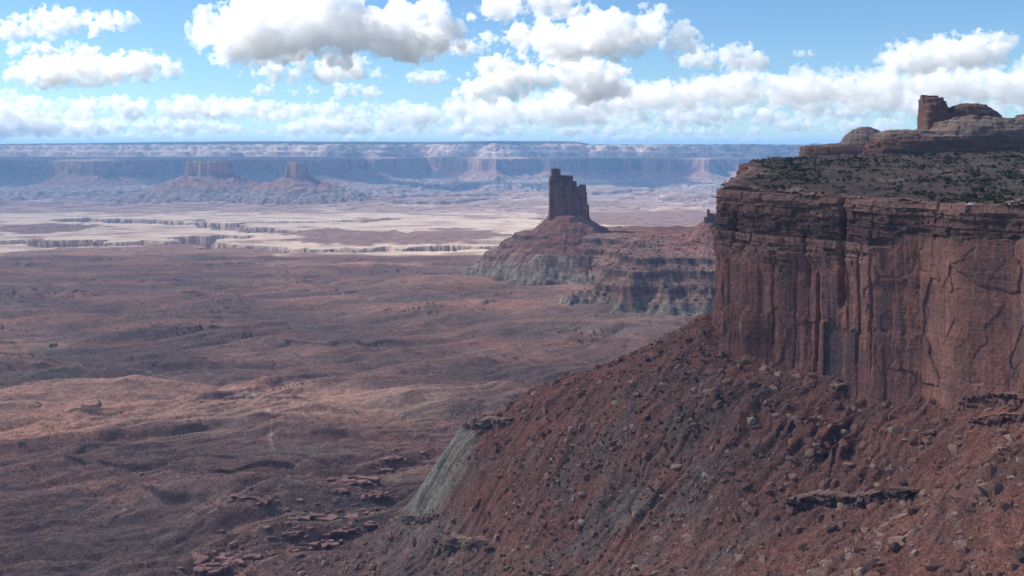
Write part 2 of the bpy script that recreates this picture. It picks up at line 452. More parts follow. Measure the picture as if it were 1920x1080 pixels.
# ================================================================ far mesas
LEFT_WALL = [XY(a,d) for a,d in ((-700,9100),(-150,9350),(40,9500),(95,9250),(128,9080),(175,9050),(215,9350),(330,9900),(470,9900),(560,9650),(612,9550),(628,9750),(640,10600),(600,12500),(-700,12500))]
def far_profile(s):
    return np.interp(s, [-3000,-1700,-1250,-820,-790,-330,-300,-20,0,16,60,330,352,450,520,545,640,900,2000,9000],
                        [-440,-432,-424,-385,-372,-345,-332,-262,-250,-140,-128,-112,-72,-52,-36,2,14,26,40,56]).astype(np.float32)
def far_fn(X, Y):
    px = px_of(X, Y)
    nA = fbm2(X/2600, Y*0+3.1, 3, 201)*900 + fbm2(X/800, Y/2500, 3, 205)*800
    wallY = np.interp(px, [-300,300,600,700,760,800,900,930,1000,1100,1200,1260,1330,1450,1600,2200],
                          [12500,12300,11700,11200,11300,11900,10800,10500,10900,11700,11500,10900,10500,10600,10300,10000])
    fl = fbm2(X/230, Y/260, 4, 211)*85 + fbm2(X/60, Y/90, 3, 215)*16
    s = (Y - wallY)*.92 + nA*.45 + fl
    sl = polysdf(X, Y, LEFT_WALL) + fl*.55
    s = np.maximum(s, np.minimum(sl, 240))
    z = far_profile(s + sstep(150,300,s)*190*fbm2(X/330, Y/400, 4, 207))
    # gullied skirts
    gx = X + 60*fbm2(X/200, Y/200, 2, 221)
    g = billow2(gx/105, Y/330, 4, 225)
    sk = np.interp(s, [-1750,-1250,-850,-700,-400,-330,-200,-30,0], [0,26,38,10,26,6,16,14,0]).astype(np.float32)
    z = z + sk*(g-.5)*1.5
    hh = fbm2(X/600, Y/500, 4, 231)
    z = z + np.interp(s,[-3200,-2600,-1500,-1200],[10,34,30,0])*sstep(.05,.16,hh)*(.6+.6*np.floor(hh*7)/3)
    # upper domes
    up = np.interp(s, [300,360,560,800,1500], [0,22,34,12,0])
    z = z + up*(billow2(X/150, Y/190, 4, 241)*1.3-.5) + np.interp(s,[60,150,300,400],[0,8,8,0])*(hh)
    z = z + 10*fbm2(X/3000, Y/3000, 3, 251)*sstep(1500,3000,s)
    top = np.interp(px, [-200,0,150,420,700,1050,1075,1110,1200,1500,2000], [-6,-6,12,34,24,34,34,-8,-12,-16,-20])
    z = z + top*sstep(520,1500,s)
    n = fbm2(X/120, Y/200, 4, 261)
    c_floor = lerp3((.31,.21,.175), (.40,.30,.25), sstep(0,.5,n))
    c_shale = lerp3((.33,.26,.23), (.26,.18,.155), sstep(-.3,.4,fbm2(X/50, z/9, 3, 265)))
    c_cliff = lerp3((.37,.215,.165), (.25,.15,.125), sstep(-.4,.4,fbm2(X/28, z/160, 3, 271)))
    c_up = lerp3((.58,.48,.41), (.38,.26,.215), sstep(-.2,.4,fbm2(X/160, z/14, 4, 281)))
    c_top = np.broadcast_to(np.array((.085,.085,.06), np.float32), c_up.shape)
    c = lerp3(c_floor, c_shale, sstep(-1650,-1150,s + 200*n))
    c = lerp3(c, (.30,.175,.14), sstep(-330,-260,s+60*n))
    c = lerp3(c, c_cliff, sstep(-14,4,s))
    c = lerp3(c, (.36,.26,.215), sstep(22,80,s))
    c = lerp3(c, c_up, sstep(250,330,s + 50*n))
    c = lerp3(c, c_top, sstep(640,860,s+140*n))
    return z, c, s
ds = [7000.]
while ds[-1] < 13600: ds.append(ds[-1] + 12.)
while ds[-1] < 30000: ds.append(ds[-1]*1.012)
X, Y = frustum(np.arange(-240, 2170, 2.0), ds)
Z, col, S_ = far_fn(X, Y)
Z = Z - 60*sstep(7350, 7000, Y)
print('far', X.shape, time.time()-_T0)
link('distant_hills', hf_mesh('distant_hills', X, Y, Z, [M['far']], col), label='long hazy blue cliff wall with a flat dark top along the horizon', cat='cliff wall', kind='structure')

def far_butte(pts, ztop, zcap, zfoot, seed, label, tilt=0, talus=300):
    pl = [XY(a, d) for a, d in pts]; pa = np.array(pl); c = pa.mean(0)
    rx, ry = np.ptp(pa[:,0])/2 + talus + 520, np.ptp(pa[:,1])/2 + talus + 520
    x = np.arange(-rx, rx, 7.); y = np.arange(-ry, ry, 9.)
    X, Y = np.meshgrid(c[0]+x, c[1]+y); X = X.astype(np.float32); Y = Y.astype(np.float32)
    s = polysdf(X, Y, pl) + fbm2(X/110, Y/110, 4, seed)*38 + fbm2(X/34, Y/34, 2, seed+3)*8
    z = np.interp(s, [-talus-520,-talus-200,-talus-170,-talus,-talus+25,-12,0,12,40,400],
                  [-455,-395,-382,zfoot-18,zfoot,zcap-10,zcap,ztop-8,ztop,ztop+3]).astype(np.float32)
    g = billow2(X/75, Y/75, 4, seed+7)
    z = z + np.interp(s, [-talus-520,-talus-250,-talus,-60,-10,0], [10,44,10,22,8,0])*(g-.5)*1.3
    z = z + np.where(s > 12, fbm2(X/45, Y/45, 3, seed+9)*5 + tilt*(X-c[0]), 0)
    n = fbm2(X/60, z/12, 3, seed+11)
    col = lerp3((.32,.25,.22), (.25,.17,.145), sstep(-.3,.4,n))
    col = lerp3(col, (.31,.18,.145), sstep(-talus,-talus+60,s))
    col = lerp3(col, lerp3((.36,.21,.165), (.24,.145,.12), sstep(-.4,.4,fbm2(X/20, Y/20, 3, seed+13))), sstep(-15,2,s))
    col = lerp3(col, (.15,.12,.09), sstep(25,45,s))
    cap = s > -8
    root = bpy.data.objects.new('butte', None); C.objects.link(root); root.location = (c[0], c[1], -420)
    root['label'] = label; root['category'] = 'butte'; root['group'] = 'hazy buttes in front of the distant cliff wall'
    for nm, k in (('cliff_cap', s > -22), ('skirt', s < 2)):
        me = hf_mesh(nm, X-c[0], Y-c[1], Z_off(z, 420), [M['far']], col, k & (s > -talus-510))
        link(nm, me, root)
def Z_off(z, d): return z + d
far_butte([(352,7720),(390,7660),(432,7700),(436,7930),(400,8030),(355,7980)], -111, -216, -318, 301, 'broad flat topped hazy butte with vertical sides, wider of two')
far_butte([(536,7600),(556,7530),(573,7580),(576,7780),(540,7800)], -118, -226, -318, 331, 'narrow blocky hazy butte right of the wider flat topped one', tilt=-.10, talus=290)
print('buttes', time.time()-_T0)
# ================================================================ near mesa: cliff face, plateau
RIM = [(470,1420),(330,1230),(262,1110),(236,1025),(220,990),(222,940),(196,880),(166,815),(168,800),(182,775),(204,735),(217,715),(230,708),(243,682),(259,655),(279,622),(303,590),(332,545),(358,500),(400,430)]
def smooth_curve(pts, step, it=2):
    p = np.array(pts, float)
    for _ in range(it):
        q = [p[0]]
        for a, b in zip(p[:-1], p[1:]): q += [a*.75+b*.25, a*.25+b*.75]
        p = np.array(q + [p[-1]])
    L = np.concatenate([[0], np.cumsum(np.hypot(*np.diff(p, axis=0).T))])
    s = np.arange(0, L[-1], step)
    return np.stack([np.interp(s, L, p[:,0]), np.interp(s, L, p[:,1])], 1), s
rim, rs = smooth_curve(RIM, .45)
keep = (rim[:,1] < 1060) & (rim[:,1] > 455)
tn = np.gradient(rim, axis=0); tn /= np.linalg.norm(tn, axis=1)[:,None]
kk = np.ones(41)/41
tn = np.stack([np.convolve(np.pad(tn[:,i], 20, 'edge'), kk, 'valid') for i in range(2)], 1); tn /= np.linalg.norm(tn, axis=1)[:,None]
rn = np.stack([tn[:,1], -tn[:,0]], 1)
rpx = 960 + rim[:,0]/rim[:,1]*F
face = rim[:,1] < 812
def s_at(px):
    i = np.where(face)[0]; return float(np.interp(px, rpx[i], rs[i]))
def rim_z(y): return np.interp(y, [430,590,622,655,700,735,775,815,880,940,990,1110,1230,1420], [-33,-34.5,-36.5,-36,-37,-34,-31.5,-31,-26,-22,-19,-16,-15,-14])
ii = np.where(keep)[0]
u = rs[ii]; zt = rim_z(rim[ii,1])
NV = 430
tv = np.linspace(0, 1, NV)                    # 0 at the foot, 1 at the rim
ZB = -235.
U = np.broadcast_to(u[:,None], (len(u), NV)).astype(np.float32)
Zc = (ZB + (zt[:,None]-ZB)*tv[None,:]).astype(np.float32)
H = zt[:,None] - Zc                           # depth below the rim
uw = U + 2.2*fbm2(U/16, Zc/30, 3, 401)
big = fbm2(U/62, Zc/300, 2, 403)*8
def panels(seed, wm, soff, stilt, cdep):
    """flat joint-bounded panels along the wall: offset, lean, the crack between neighbours, a random value"""
    r = np.random.default_rng(seed); e = [u[0]-20]
    while e[-1] < u[-1]+20: e.append(e[-1] + float(np.clip(r.lognormal(math.log(wm), .55), wm*.3, wm*2.6)))
    e = np.array(e); n = len(e)
    sj = U + .7*fbm2(U/5, Zc/16, 3, seed+1) + .0*Zc
    k = np.clip(np.searchsorted(e, sj.ravel()).reshape(sj.shape)-1, 0, n-2)
    off = np.clip(r.normal(0, soff, n), -.9*soff, 1.6*soff)[k]; til = r.normal(0, stilt, n)[k]; cd = (cdep*r.uniform(0,1,n)**2)
    mid = (e[k]+e[k+1])/2; dl, dr_ = sj-e[k], e[k+1]-sj
    cr = cd[k]*np.exp(-(dl/.45)**2) + cd[np.minimum(k+1, n-1)]*np.exp(-(dr_/.45)**2)
    return (off + til*(sj-mid) - cr).astype(np.float32), r.uniform(0,1,n)[k].astype(np.float32)
tz1 = -88 + 9*fbm2(U/35, Zc*0, 3, 407) + 5*np.floor(3*noise2(U/11, 0*U, 408))/3; tz2 = -124 + 9*fbm2(U/30, Zc*0+4, 3, 409) + 6*np.floor(3*noise2(U/13, 0*U, 410))/3
pa, ca_ = panels(4051, 19, 2.1, .17, 3.0); pb, cb_ = panels(4052, 12, 1.8, .14, 2.2); pc, cc_ = panels(4053, 13, 2.2, .18, 2.4); pd, cd_ = panels(4054, 4.2, .6, .12, .9)
tier1 = sstep(.5, -.5, Zc-tz1); tier2 = sstep(.5, -.5, Zc-tz2)
colm = pa + tier1*(1-tier2)*pb*.42 + tier2*(pc*.45 + .6) + pd*sstep(.2,.36,fbm2(U/25, Zc/26, 2, 412))
cid = ca_*.6 + .4*np.where(Zc < tz2, cc_, np.where(Zc < tz1, cb_, ca_)); gid = cd_; gmk = .6
rough_w = np.interp(rpx[ii], [1300,1560,1640,1700,1760,1880,1900,1960], [1.1,1.15,1.0,.6,.16,.16,.5,.6])[:,None]
up = sstep(1.15, .85, H/np.interp(rpx[ii],[1300,1480,1600,1700,1950],[52,50,40,24,20])[:,None] + .22*fbm2(U/22, Zc/30, 4, 415))      # thin-bedded upper part
def hsh(a, b, seed): return (_h(_u(a), _u(b), np.uint32(3), seed) & np.uint32(4095)).astype(np.float32)/4095.
def bricks(hb, wb, seed):
    """joint blocks in beds of uneven thickness: block value, bed value, closeness to a joint or bedding plane"""
    zz = (Zc + 1.5*fbm2(U/45, 0*Zc, 2, seed))/hb; zz = zz + .35*np.sin(zz*2.1)
    k = np.floor(zz); uu = (uw + .5*noise2(U/3, Zc/2, seed+2))/wb*(.7+.6*hsh(k, 0*k, seed+1)) + 9*hsh(k, 0*k+5, seed+1); q = np.floor(uu)
    fz, fu = zz-k, uu-q
    return hsh(q, k, seed+3), hsh(k, 0*k+9, seed+4), np.maximum(sstep(.10,0,fu)*.8, sstep(.16,0,fz))
eid, bed, ej = bricks(3.6, 10, 421); eid2, bed2, ej2 = bricks(1.7, 4.5, 425); bed = (bed-.5)*2
beds = bed*1.5 + (bed2-.5)*1.2 + (eid-.5)*3.6*(hsh(np.floor(eid*97), 0*eid, 5) > .25) + (eid2-.5)*1.3 - .9*ej - .4*ej2
setb = np.interp(H, [0,3,6,12,20,34,60], [-4.5,-3.2,-1.5,-1.8,0,.3,0])
flake = 0
w1, w2, wid = worley2((uw+14*fbm2(U/40,Zc/40,3,441))/24, (Zc+.6*U)/42, 443)
flake = (wid-.5)*2.0
w3, w4, wid3 = worley2((uw+6*fbm2(U/20,Zc/20,3,445))/8, (Zc-.5*U)/15, 447)
flake = flake + (wid3-.5)*.7 - .5*sstep(.05,0,w2-w1)
disp = big + (1-up)*(colm*rough_w + flake*(1.25-rough_w*.45)) + up*beds + setb + .22*fbm2(U/1.6, Zc/1.2, 3, 451)
def crack(px, zt_, zb_, w, dep, lean=0.0):
    c = s_at(px) + lean*(Zc-zt_) + 1.2*fbm2(U*0, Zc/9, 3, 461+int(px))
    return dep*np.exp(-((U-c)/w)**2)*sstep(zt_+3, zt_-6, Zc)*sstep(zb_-6, zb_+5, Zc)
disp -= crack(1578, -36, -112, 1.9, 8, .02) + crack(1497, -60, -100, 1.2, 5, -.06) + crack(1524, -92, -170, 1.6, 7, .03) + crack(1375, -50, -138, 1.2, 5) + crack(1612, -70, -150, 1.0, 3) + crack(1640,-40,-150,.8,2.5) + crack(1443, -84, -150, .8, 3)
base_z = np.interp(rpx[ii], [1310,1380,1500,1620,1750,1920], [-143,-154,-160,-161,-158,-148])[:,None]
disp += np.interp(Zc-base_z, [-60,-6,4,30], [4,2.5,.8,0])
# a rounded rubble buttress leaning on the foot of the wall
bb = np.hypot((U-s_at(1415))/9.0, (Zc+140)/19.0)
disp += 7.0*np.clip(1-bb, 0, 1)**.6*sstep(0,.2,1-bb)
corner = np.exp(-((U-s_at(1345))/9)**2)
disp += corner*np.interp(Zc, [-145,-100,-60,-30], [4.5,1.5,-.5,-1.0])
px_f = rim[ii,0][:,None] + rn[ii,0][:,None]*disp; py_f = rim[ii,1][:,None] + rn[ii,1][:,None]*disp
# albedo: red wall, dark desert varnish in tall streaks, pale fresh scars, dark bedded top
vs = .6*fbm2(uw/11, Zc/60, 4, 471) + .22*fbm2(uw/1.8, Zc/60, 3, 473) + (gid-.5)*.3 + (cid-.5)*1.2
var = sstep(-.12,.42,vs)*(1-.75*up)
var = np.clip(var*np.interp(rpx[ii],[1300,1500,1640,1700,1760,1880,1905,1960],[.8,.95,1.0,.75,.4,.3,.95,1.0])[:,None], 0, 1)
c = lerp3((.35,.172,.134), (.275,.142,.115), sstep(-.3,.4,fbm2(U/20,Zc/14,4,475)))
c = lerp3(c, (.135,.102,.104), var*.85)
c = lerp3(c, lerp3((.185,.105,.088), (.31,.18,.142), sstep(-.6,.9,bed + (eid-.5)*1.4 + (eid2-.5)*.8)), up*.85)
c = lerp3(c, (.085,.06,.058), up*np.maximum(sstep(.4,.9,-bed + (eid2-.5))*.6, .8*np.maximum(ej, ej2*.7)))
c = lerp3(c, (.36,.19,.12), np.clip(np.exp(-((U-s_at(1470))/7)**2-((Zc+76)/10)**2) + sstep(.15,.5,1-bb)*sstep(-146,-128,Zc),0,1)*.8*sstep(-.3,.3,fbm2(U/3,Zc/3,3,477)))
cliff_co = np.stack([px_f, py_f, Zc], -1)
# lip that runs back under the plateau soil
lip = cliff_co[:, -1:].copy(); lip[...,0] -= rn[ii,0][:,None]*7; lip[...,1] -= rn[ii,1][:,None]*7; lip[...,2] += .1
cliff_co = np.concatenate([cliff_co, lip], 1); c = np.concatenate([c, c[:, -1:]*1.1], 1)
mesa = bpy.data.objects.new('mesa', None); C.objects.link(mesa); mesa.location = (300, 800, -150)
mesa['label'] = 'big dark red mesa with a sheer streaked cliff above the scree'; mesa['category'] = 'mesa'
off = np.array([300,800,-150.])
link('cliff_face', new_mesh('cliff_face', cliff_co.reshape(-1,3)-off, grid_faces(len(u), NV+1, False), [M['cliff']], attrs={'Col': c.reshape(-1,3)}), mesa)
print('cliff', cliff_co.shape, time.time()-_T0)

plat_pts = [(166,815,-31),(204,735,-34.5),(259,655,-36.5),(303,590,-35),(358,500,-34),(220,990,-19.5),(262,1110,-16),
            (*XY(1700,900)[:2],-24),(*XY(1850,900),-22),(*XY(1550,900),-22),(*XY(1700,1130),-10),(*XY(1900,1130),-7),(*XY(2100,1130),-4),(*XY(1560,1150),-13),
            (*XY(1480,1480),-16),(*XY(1700,1500),-8),(*XY(2000,800),-25),(*XY(1950,700),-32)]
plat_base = tps(plat_pts)
rim_poly = [tuple(p) for p in rim[::12]] + [(1100,430),(1100,1420)]
def plateau_z(X, Y):
    return plat_base(X, Y) + 1.6*fbm2(X/38, Y/38, 4, 501) + .9*fbm2(X/9, Y/9, 3, 503)
def rim_in(X, Y): return polysdf(X, Y, rim_poly)
X, Y = frustum(np.arange(1290, 2400, 2.4), np.arange(470, 1420, 1.5))
sd = rim_in(X, Y)
Z = plateau_z(X, Y)
bench = fbm2(X/24, Y/24, 4, 507)
Z = Z + np.where(sd < 26, .9*np.floor((bench+1)*3.0) - 2.2, 0)*sstep(26,10,sd) - .5*sstep(8,2,sd)
col = lerp3((.15,.10,.083), (.108,.082,.07), sstep(-.3,.4,fbm2(X/20,Y/30,4,511)))
col = lerp3(col, (.30,.175,.135), sstep(22,4,sd + 9*fbm2(X/16,Y/16,3,513))*.9)
col = lerp3(col, (.12,.115,.085), sstep(.0,.5,fbm2(X/60,Y/45,4,515))*.6*sstep(6,24,sd))
col = lerp3(col, (.36,.25,.20), sstep(.45,.75,fbm2(X/34,Y/26,4,517))*.7)
link('plateau_top', hf_mesh('plateau_top', X-300, Y-800, Z+150, [M['plateau']], col, sd > 3.0), mesa)
print('plateau', time.time()-_T0)

# ================================================================ talus below the cliff
TP = [(1310,605,812),(1380,640,790),(1500,682,742),(1620,706,702),(1750,730,652),(1920,745,592),(2100,770,540),
      (1200,665,830),(1050,720,850),(950,768,862),(885,792,868),
      (1200,800,728),(1100,850,742),(1000,900,762),(1500,800,668),(1700,800,622),(1620,860,622),(1350,860,672),
      (1600,935,592),(1450,935,622),(1700,935,572),(1500,1080,540),(1350,1000,618),(1200,1080,622),(1000,1080,682),(1100,980,700),(800,1080,758),(560,1083,850),(750,1000,832),(870,960,800),(900,860,826),
      (1850,835,576),(1780,800,604),(1690,950,556),(1600,1010,545)]
tp = [tuple(P(*a)) for a in TP]
tp += [(216,421,-129),(180,350,-150.5),(176,416,-154),(133,414,-179),(260,400,-104),(240,330,-116),(150,330,-172),(300,440,-110),
       (-250,960,-415),(-150,1130,-405),(-96,985,-362),(-70,905,-312),(-124,1107,-377),(-80,1250,-420),(-20,1010,-335),(60,1010,-300),(120,960,-235),(60,1200,-400),(170,1110,-330),(-300,850,-430),(-230,760,-400),
       (240,850,-130),(330,700,-120),(40,500,-262),(-40,620,-318),(-160,720,-372),(80,420,-226)]
talus_base = tps(tp)
FX, FY = -.85, -.53                            # down the fall line
def talus_z(X, Y, want_col=False):
    z = talus_base(X, Y)
    px = px_of(X, Y)
    a = X*(-FY) + Y*FX; b = X*FX + Y*FY        # along and away from the wall
    a = a + 9*fbm2(X/45, Y/45, 3, 601)
    g = billow2(a/17, b/95, 4, 603, .55)
    gm = .35 + .65*sstep(-.2,.5,fbm2(X/90, Y/90, 2, 605))
    z = z + 7.0*(g-.5)*gm + 6.0*fbm2(X/58, Y/58, 4, 607) + 1.3*billow2(X/14, Y/14, 3, 608) + .55*fbm2(X/5, Y/5, 3, 609) + .3*fbm2(X/1.8, Y/1.8, 2, 611)
    kb = np.exp(-((X+56)/27)**2-((Y-872)/36)**2); z = z + kb*(11 - 9*billow2(a/9, b/70, 3, 617))
    inc = np.exp(-((X-205)/40)**2-((Y-650)/42)**2)
    g2 = np.abs(noise2(a/15+.3, b/130, 613)) + .35*np.abs(noise2(a/6, b/50, 615))
    z = z - 5.0*np.clip(inc,0,1)*sstep(.34,.02,g2)
    if not want_col: return z
    n = fbm2(X/28, Y/28, 4, 621); n2 = fbm2(X/7, Y/7, 3, 623)
    c = lerp3((.245,.112,.086), (.185,.094,.077), sstep(-.3,.4,n))
    c = lerp3(c, (.26,.15,.118), sstep(.15,.6,n2 + .3*n)*.55)
    # grey brown rubble in the middle, grey green shale fan at the foot
    q = np.exp(-((X-95)/75)**2-((Y-690)/75)**2)
    c = lerp3(c, (.165,.122,.106), np.clip(q*(.8+n),0,1))
    gs = np.maximum(np.exp(-((X+68)/38)**4-((Y-895)/85)**4), .55*np.exp(-((X+98-.3*(Y-850))/13)**4-((Y-850)/55)**4))
    gs = np.clip(gs*1.25 + .5*n - .1, 0, 1)*sstep(-226,-240,z+5*n)
    shale = lerp3((.33,.295,.225), (.25,.22,.175), sstep(-.2,.4,fbm2(a/6, b/50, 3, 631)))
    c = lerp3(c, shale, gs)
    c = lerp3(c, (.17,.13,.115), sstep(-285,-320,z+12*n)*(1-gs)*.8)
    c = lerp3(c, (.13,.082,.072), np.clip(inc,0,1)*sstep(.34,.05,g2)*.7)
    return z, c
X, Y = frustum(np.arange(420, 2200, 1.75), np.arange(332, 1180, 1.05))
Z, col = talus_z(X, Y, True)
sdt = rim_in(X, Y)
link('talus_slope', hf_mesh('talus_slope', X, Y, Z, [M['talus']], col, (sdt < 6) & (Z > -392)), label='dark red scree slope falling from the foot of the big cliff', cat='scree slope', kind='structure')
print('talus', X.shape, time.time()-_T0)

# ================================================================ rock tower on its cone
FOOT = [XY(a,d) for a,d in ((872,3000),(886,2850),(925,2775),(1000,2720),(1090,2660),(1130,2580),(1090,2400),(1030,2270),(1060,2235),(1180,2170),(1420,2140),(1560,2300),(1560,3200),(1300,3260),(1100,3250),(960,3180))]
TX, TY = XY(1067, 2920)
T2X, T2Y = XY(1352, 2650)
def bench_fn(X, Y):
    s0 = polysdf(X, Y, FOOT)
    g = billow2(X/34, Y/34, 4, 701)
    s = s0 + fbm2(X/120, Y/120, 4, 703)*40 - (g-.5)*17*sstep(160,40,s0)
    z = np.interp(s, [-260,-90,-8,12,50,54,86,90,128,132,180,600], [-470,-412,-374,-362,-326,-315,-296,-284,-268,-255,-247,-243]).astype(np.float32)
    z = z + 3.5*fbm2(X/40, Y/40, 4, 705)
    r1 = np.hypot(X-TX, Y-TY) + 14*fbm2(X/50, Y/50, 3, 707)
    dirx = (X-TX)/np.maximum(r1, 1)
    cone = -201 - np.interp(r1, [0,50,76,110,160,205,250,340], [-5,0,22,46,77,104,160,400])
    r2 = np.hypot(X-T2X, Y-T2Y) + 12*fbm2(X/50, Y/50, 3, 709)
    cone2 = -172 - np.interp(r2, [0,20,100,200,300,520], [0,5,70,130,195,420])
    rill = 4.5*(billow2(np.arctan2(Y-TY, X-TX)*9, r1/160, 3, 711)-.5)
    cc = np.maximum(cone, cone2)
    m = sstep(-8, 8, cc - z)
    zz = np.maximum(z, cc + rill*sstep(50,90,r1)*m)
    n = fbm2(X/40, Y/40, 4, 713); n2 = fbm2(X/12, Y/12, 3, 715)
    green = lerp3((.28,.25,.19), (.225,.17,.145), sstep(-.3,.3,n2))
    brown = lerp3((.31,.19,.15), (.25,.155,.13), sstep(-.3,.3,n2))
    red = lerp3((.31,.155,.12), (.25,.13,.105), sstep(-.3,.3,n))
    c = lerp3(green, brown, sstep(20, 46, s + 16*n))
    c = lerp3(c, red, sstep(-.4,.3, sstep(165,190,s) + m*1.2*sstep(215,165,r1) + m*sstep(150,110,r2) - .75 + .5*n))
    for sb in (52,88,130): c = lerp3(c, (.12,.085,.076), sstep(5.0,2.0,np.abs(s-sb))*.7*sstep(-.35,.05,n+ .3))
    c = lerp3(c, (.20,.125,.105), sstep(2,-22,s + 10*n))
    return zz, c, s
X, Y = frustum(np.arange(800, 1660, 1.5), np.arange(2020, 3480, 3.0))
Z, col, S_ = bench_fn(X, Y)
tower = bpy.data.objects.new('rock_tower', None); C.objects.link(tower); tower.location = (TX, TY, -370)
tower['label'] = 'tall dark red sandstone tower with a notched top on its own scree cone'; tower['category'] = 'rock tower'
link('scree_cone', hf_mesh('scree_cone', X-TX, Y-TY, Z+370, [M['bench']], col, (Z > -425)), tower)
h = 1.6
gx, gy, gz = np.arange(-70, 70, h), np.arange(-36, 36, h), np.arange(-226, -54, h)
GX, GY, GZ = np.meshgrid(gx, gy, gz, indexing='ij'); GX = GX.astype(np.float32); GY = GY.astype(np.float32); GZ = GZ.astype(np.float32)
f = np.full(GX.shape, -1e3, np.float32)
wig = 7.0*np.abs(noise3(GX/9, GY/9, GZ/110, 721)) + 3.2*noise3(GX/18, GY/18, GZ/160, 723) + 1.4*np.abs(noise3(GX/4, GY/4, GZ/50, 725))
bedw = 1.7*noise3(GX/60, GY/60, GZ/3.4, 727) + 1.2*noise3(GX/9, GY/9, GZ/4, 729)
kx = 2920/F
TOWER = [  # px0, px1, top py, y centre, y half depth, bottom widening
    (1031,1060,335,0,20,2.5),(1036,1050,316,-2,11,0),(1036,1074,329,1,16,0),(1052,1081,340,2,20,1),(1070,1090,350,0,18,1),(1086,1098,346,3,13,1.5),(1078,1099,360,0,20,2.5),(1088,1103,383,-3,14,2),(1040,1066,350,-10,16,3),(1062,1080,362,-13,14,2),(1033,1046,330,3,10,0)]
for p0, p1, pt, yc, yh, wd in TOWER:
    x0, x1 = (p0-1067)*kx, (p1-1067)*kx; zt_ = -(pt-275)*kx; cx, hx = (x0+x1)/2, (x1-x0)/2
    fl = np.interp(GZ, [-222,-160,zt_], [wd*1.4, wd*.4, 0])
    qx = np.abs(GX-cx)-hx-fl; qy = np.abs(GY-yc)-yh-fl; r = 4.0
    dxy = np.hypot(np.maximum(qx+r,0), np.maximum(qy+r,0)) + np.minimum(np.maximum(qx+r,qy+r),0) - r
    dz = GZ - zt_ + 1.5*noise3(GX/7, GY/7, GZ*0, 731)
    f = np.maximum(f, -np.maximum(dxy + wig - 2.2 - bedw*sstep(-146,-103,GZ)*.9 - bedw*.25, dz))
for a in range(3):
    sl = [slice(None)]*3; sl[a] = 0; f[tuple(sl)] = -1; sl[a] = -1; f[tuple(sl)] = -1
co, q = surface_nets(f, np.array([gx[0], gy[0], gz[0]]), h)
x_, y_, z_ = co.T
tc = lerp3((.27,.138,.108), (.19,.104,.088), sstep(-.3,.4,fbm3(x_/7, y_/7, z_/70, 4, 741)))
tc = lerp3(tc, (.115,.072,.066), sstep(-120,-98,z_ + 6*noise3(x_/20,y_/20,z_/20,743))*.6)
link('spire', new_mesh('spire', co + np.array([0,0,370.]), q, [M['tower']], attrs={'Col': tc}), tower)
# pinnacle on the second cone
h = 1.4
gx, gy, gz = np.arange(-26, 30, h), np.arange(-16, 16, h), np.arange(-200, -150, h)
GX, GY, GZ = [a.astype(np.float32) for a in np.meshgrid(gx, gy, gz, indexing='ij')]
f = np.full(GX.shape, -1e3, np.float32)
k2 = 2600/F; PX0 = 1336
for p0, p1, pt in ((1321,1334,407),(1326,1329.5,393),(1327.5,1336,400),(1335,1348,403)):
    x0, x1 = (p0-PX0)*k2, (p1-PX0)*k2; zt_ = -(pt-275)*k2
    d = np.maximum(np.maximum(np.abs(GX-(x0+x1)/2)-(x1-x0)/2, np.abs(GY)-8), GZ-zt_)
    f = np.maximum(f, -(d + 2*noise3(GX/6,GY/6,GZ/20,751)))
for a in range(3):
    sl = [slice(None)]*3; sl[a] = 0; f[tuple(sl)] = -1; sl[a] = -1; f[tuple(sl)] = -1
co, q = surface_nets(f, np.array([gx[0], gy[0], gz[0]]), h)
px0, py0 = XY(PX0, 2600)
link('rock_pinnacle', new_mesh('rock_pinnacle', co, q, [M['tower']], attrs={'Col': np.tile(np.array([[.2,.108,.09]],np.float32),(len(co),1))}), loc=(px0,py0,0),
     label='small thin rock pinnacle peeking out beside the left edge of the big cliff', cat='rock pinnacle')
print('tower', time.time()-_T0)

# ================================================================ slickrock domes on the plateau
def rock_body(name, label, cat, d, px0, px1, z0, z1, ylo, yhi, h, parts, seed, colf, bedamp=1.2, edge=1.0):
    """parts: (px centre, half width px, py top, y offset, y half depth, squareness) at distance d"""
    k = d/F; cx = (px0+px1)/2
    gx, gy, gz = np.arange((px0-cx)*k-8, (px1-cx)*k+8, h), np.arange(ylo, yhi, h), np.arange(z0, z1+8, h)
    GX, GY, GZ = [a.astype(np.float32) for a in np.meshgrid(gx, gy, gz, indexing='ij')]
    f = np.full(GX.shape, -1e3, np.float32)
    for pc, hw, pt, yo, yh, sq in parts:
        zt_ = -(pt-275)*k; hz = zt_ - z0
        qx = np.abs(GX-(pc-cx)*k)/(hw*k); qy = np.abs(GY-yo)/yh; qz = np.maximum(GZ-z0, 0)/hz
        rr = (qx**sq + qy**sq + qz**sq)**(1/sq)
        f = np.maximum(f, (1-rr)*min(hw*k, hz, yh))
    bz = GZ + 1.5*noise3(GX/30, GY/30, GZ*0, seed)
    f = f + bedamp*(noise3(GX/50, GY/50, bz/2.6, seed+1) + .6*noise3(GX/14, GY/14, bz/1.4, seed+2)) + edge*(1.6*fbm3(GX/13, GY/13, GZ/9, 3, seed+3)) - 1.6*sstep(.12,0,np.abs(noise3(GX/16, GY/16, GZ/60, seed+4)))
    for a in range(3):
        sl = [slice(None)]*3; sl[a] = 0; f[tuple(sl)] = -1; sl[a] = -1; f[tuple(sl)] = -1
    co, q = surface_nets(f, np.array([gx[0], gy[0], gz[0]]), h)
    x, y = XY(cx, d)
    me = new_mesh(name, co, q, [M['dome']], attrs={'Col': colf(*co.T)})
    return link(name, me, loc=(x, y, 0), label=label, cat=cat)
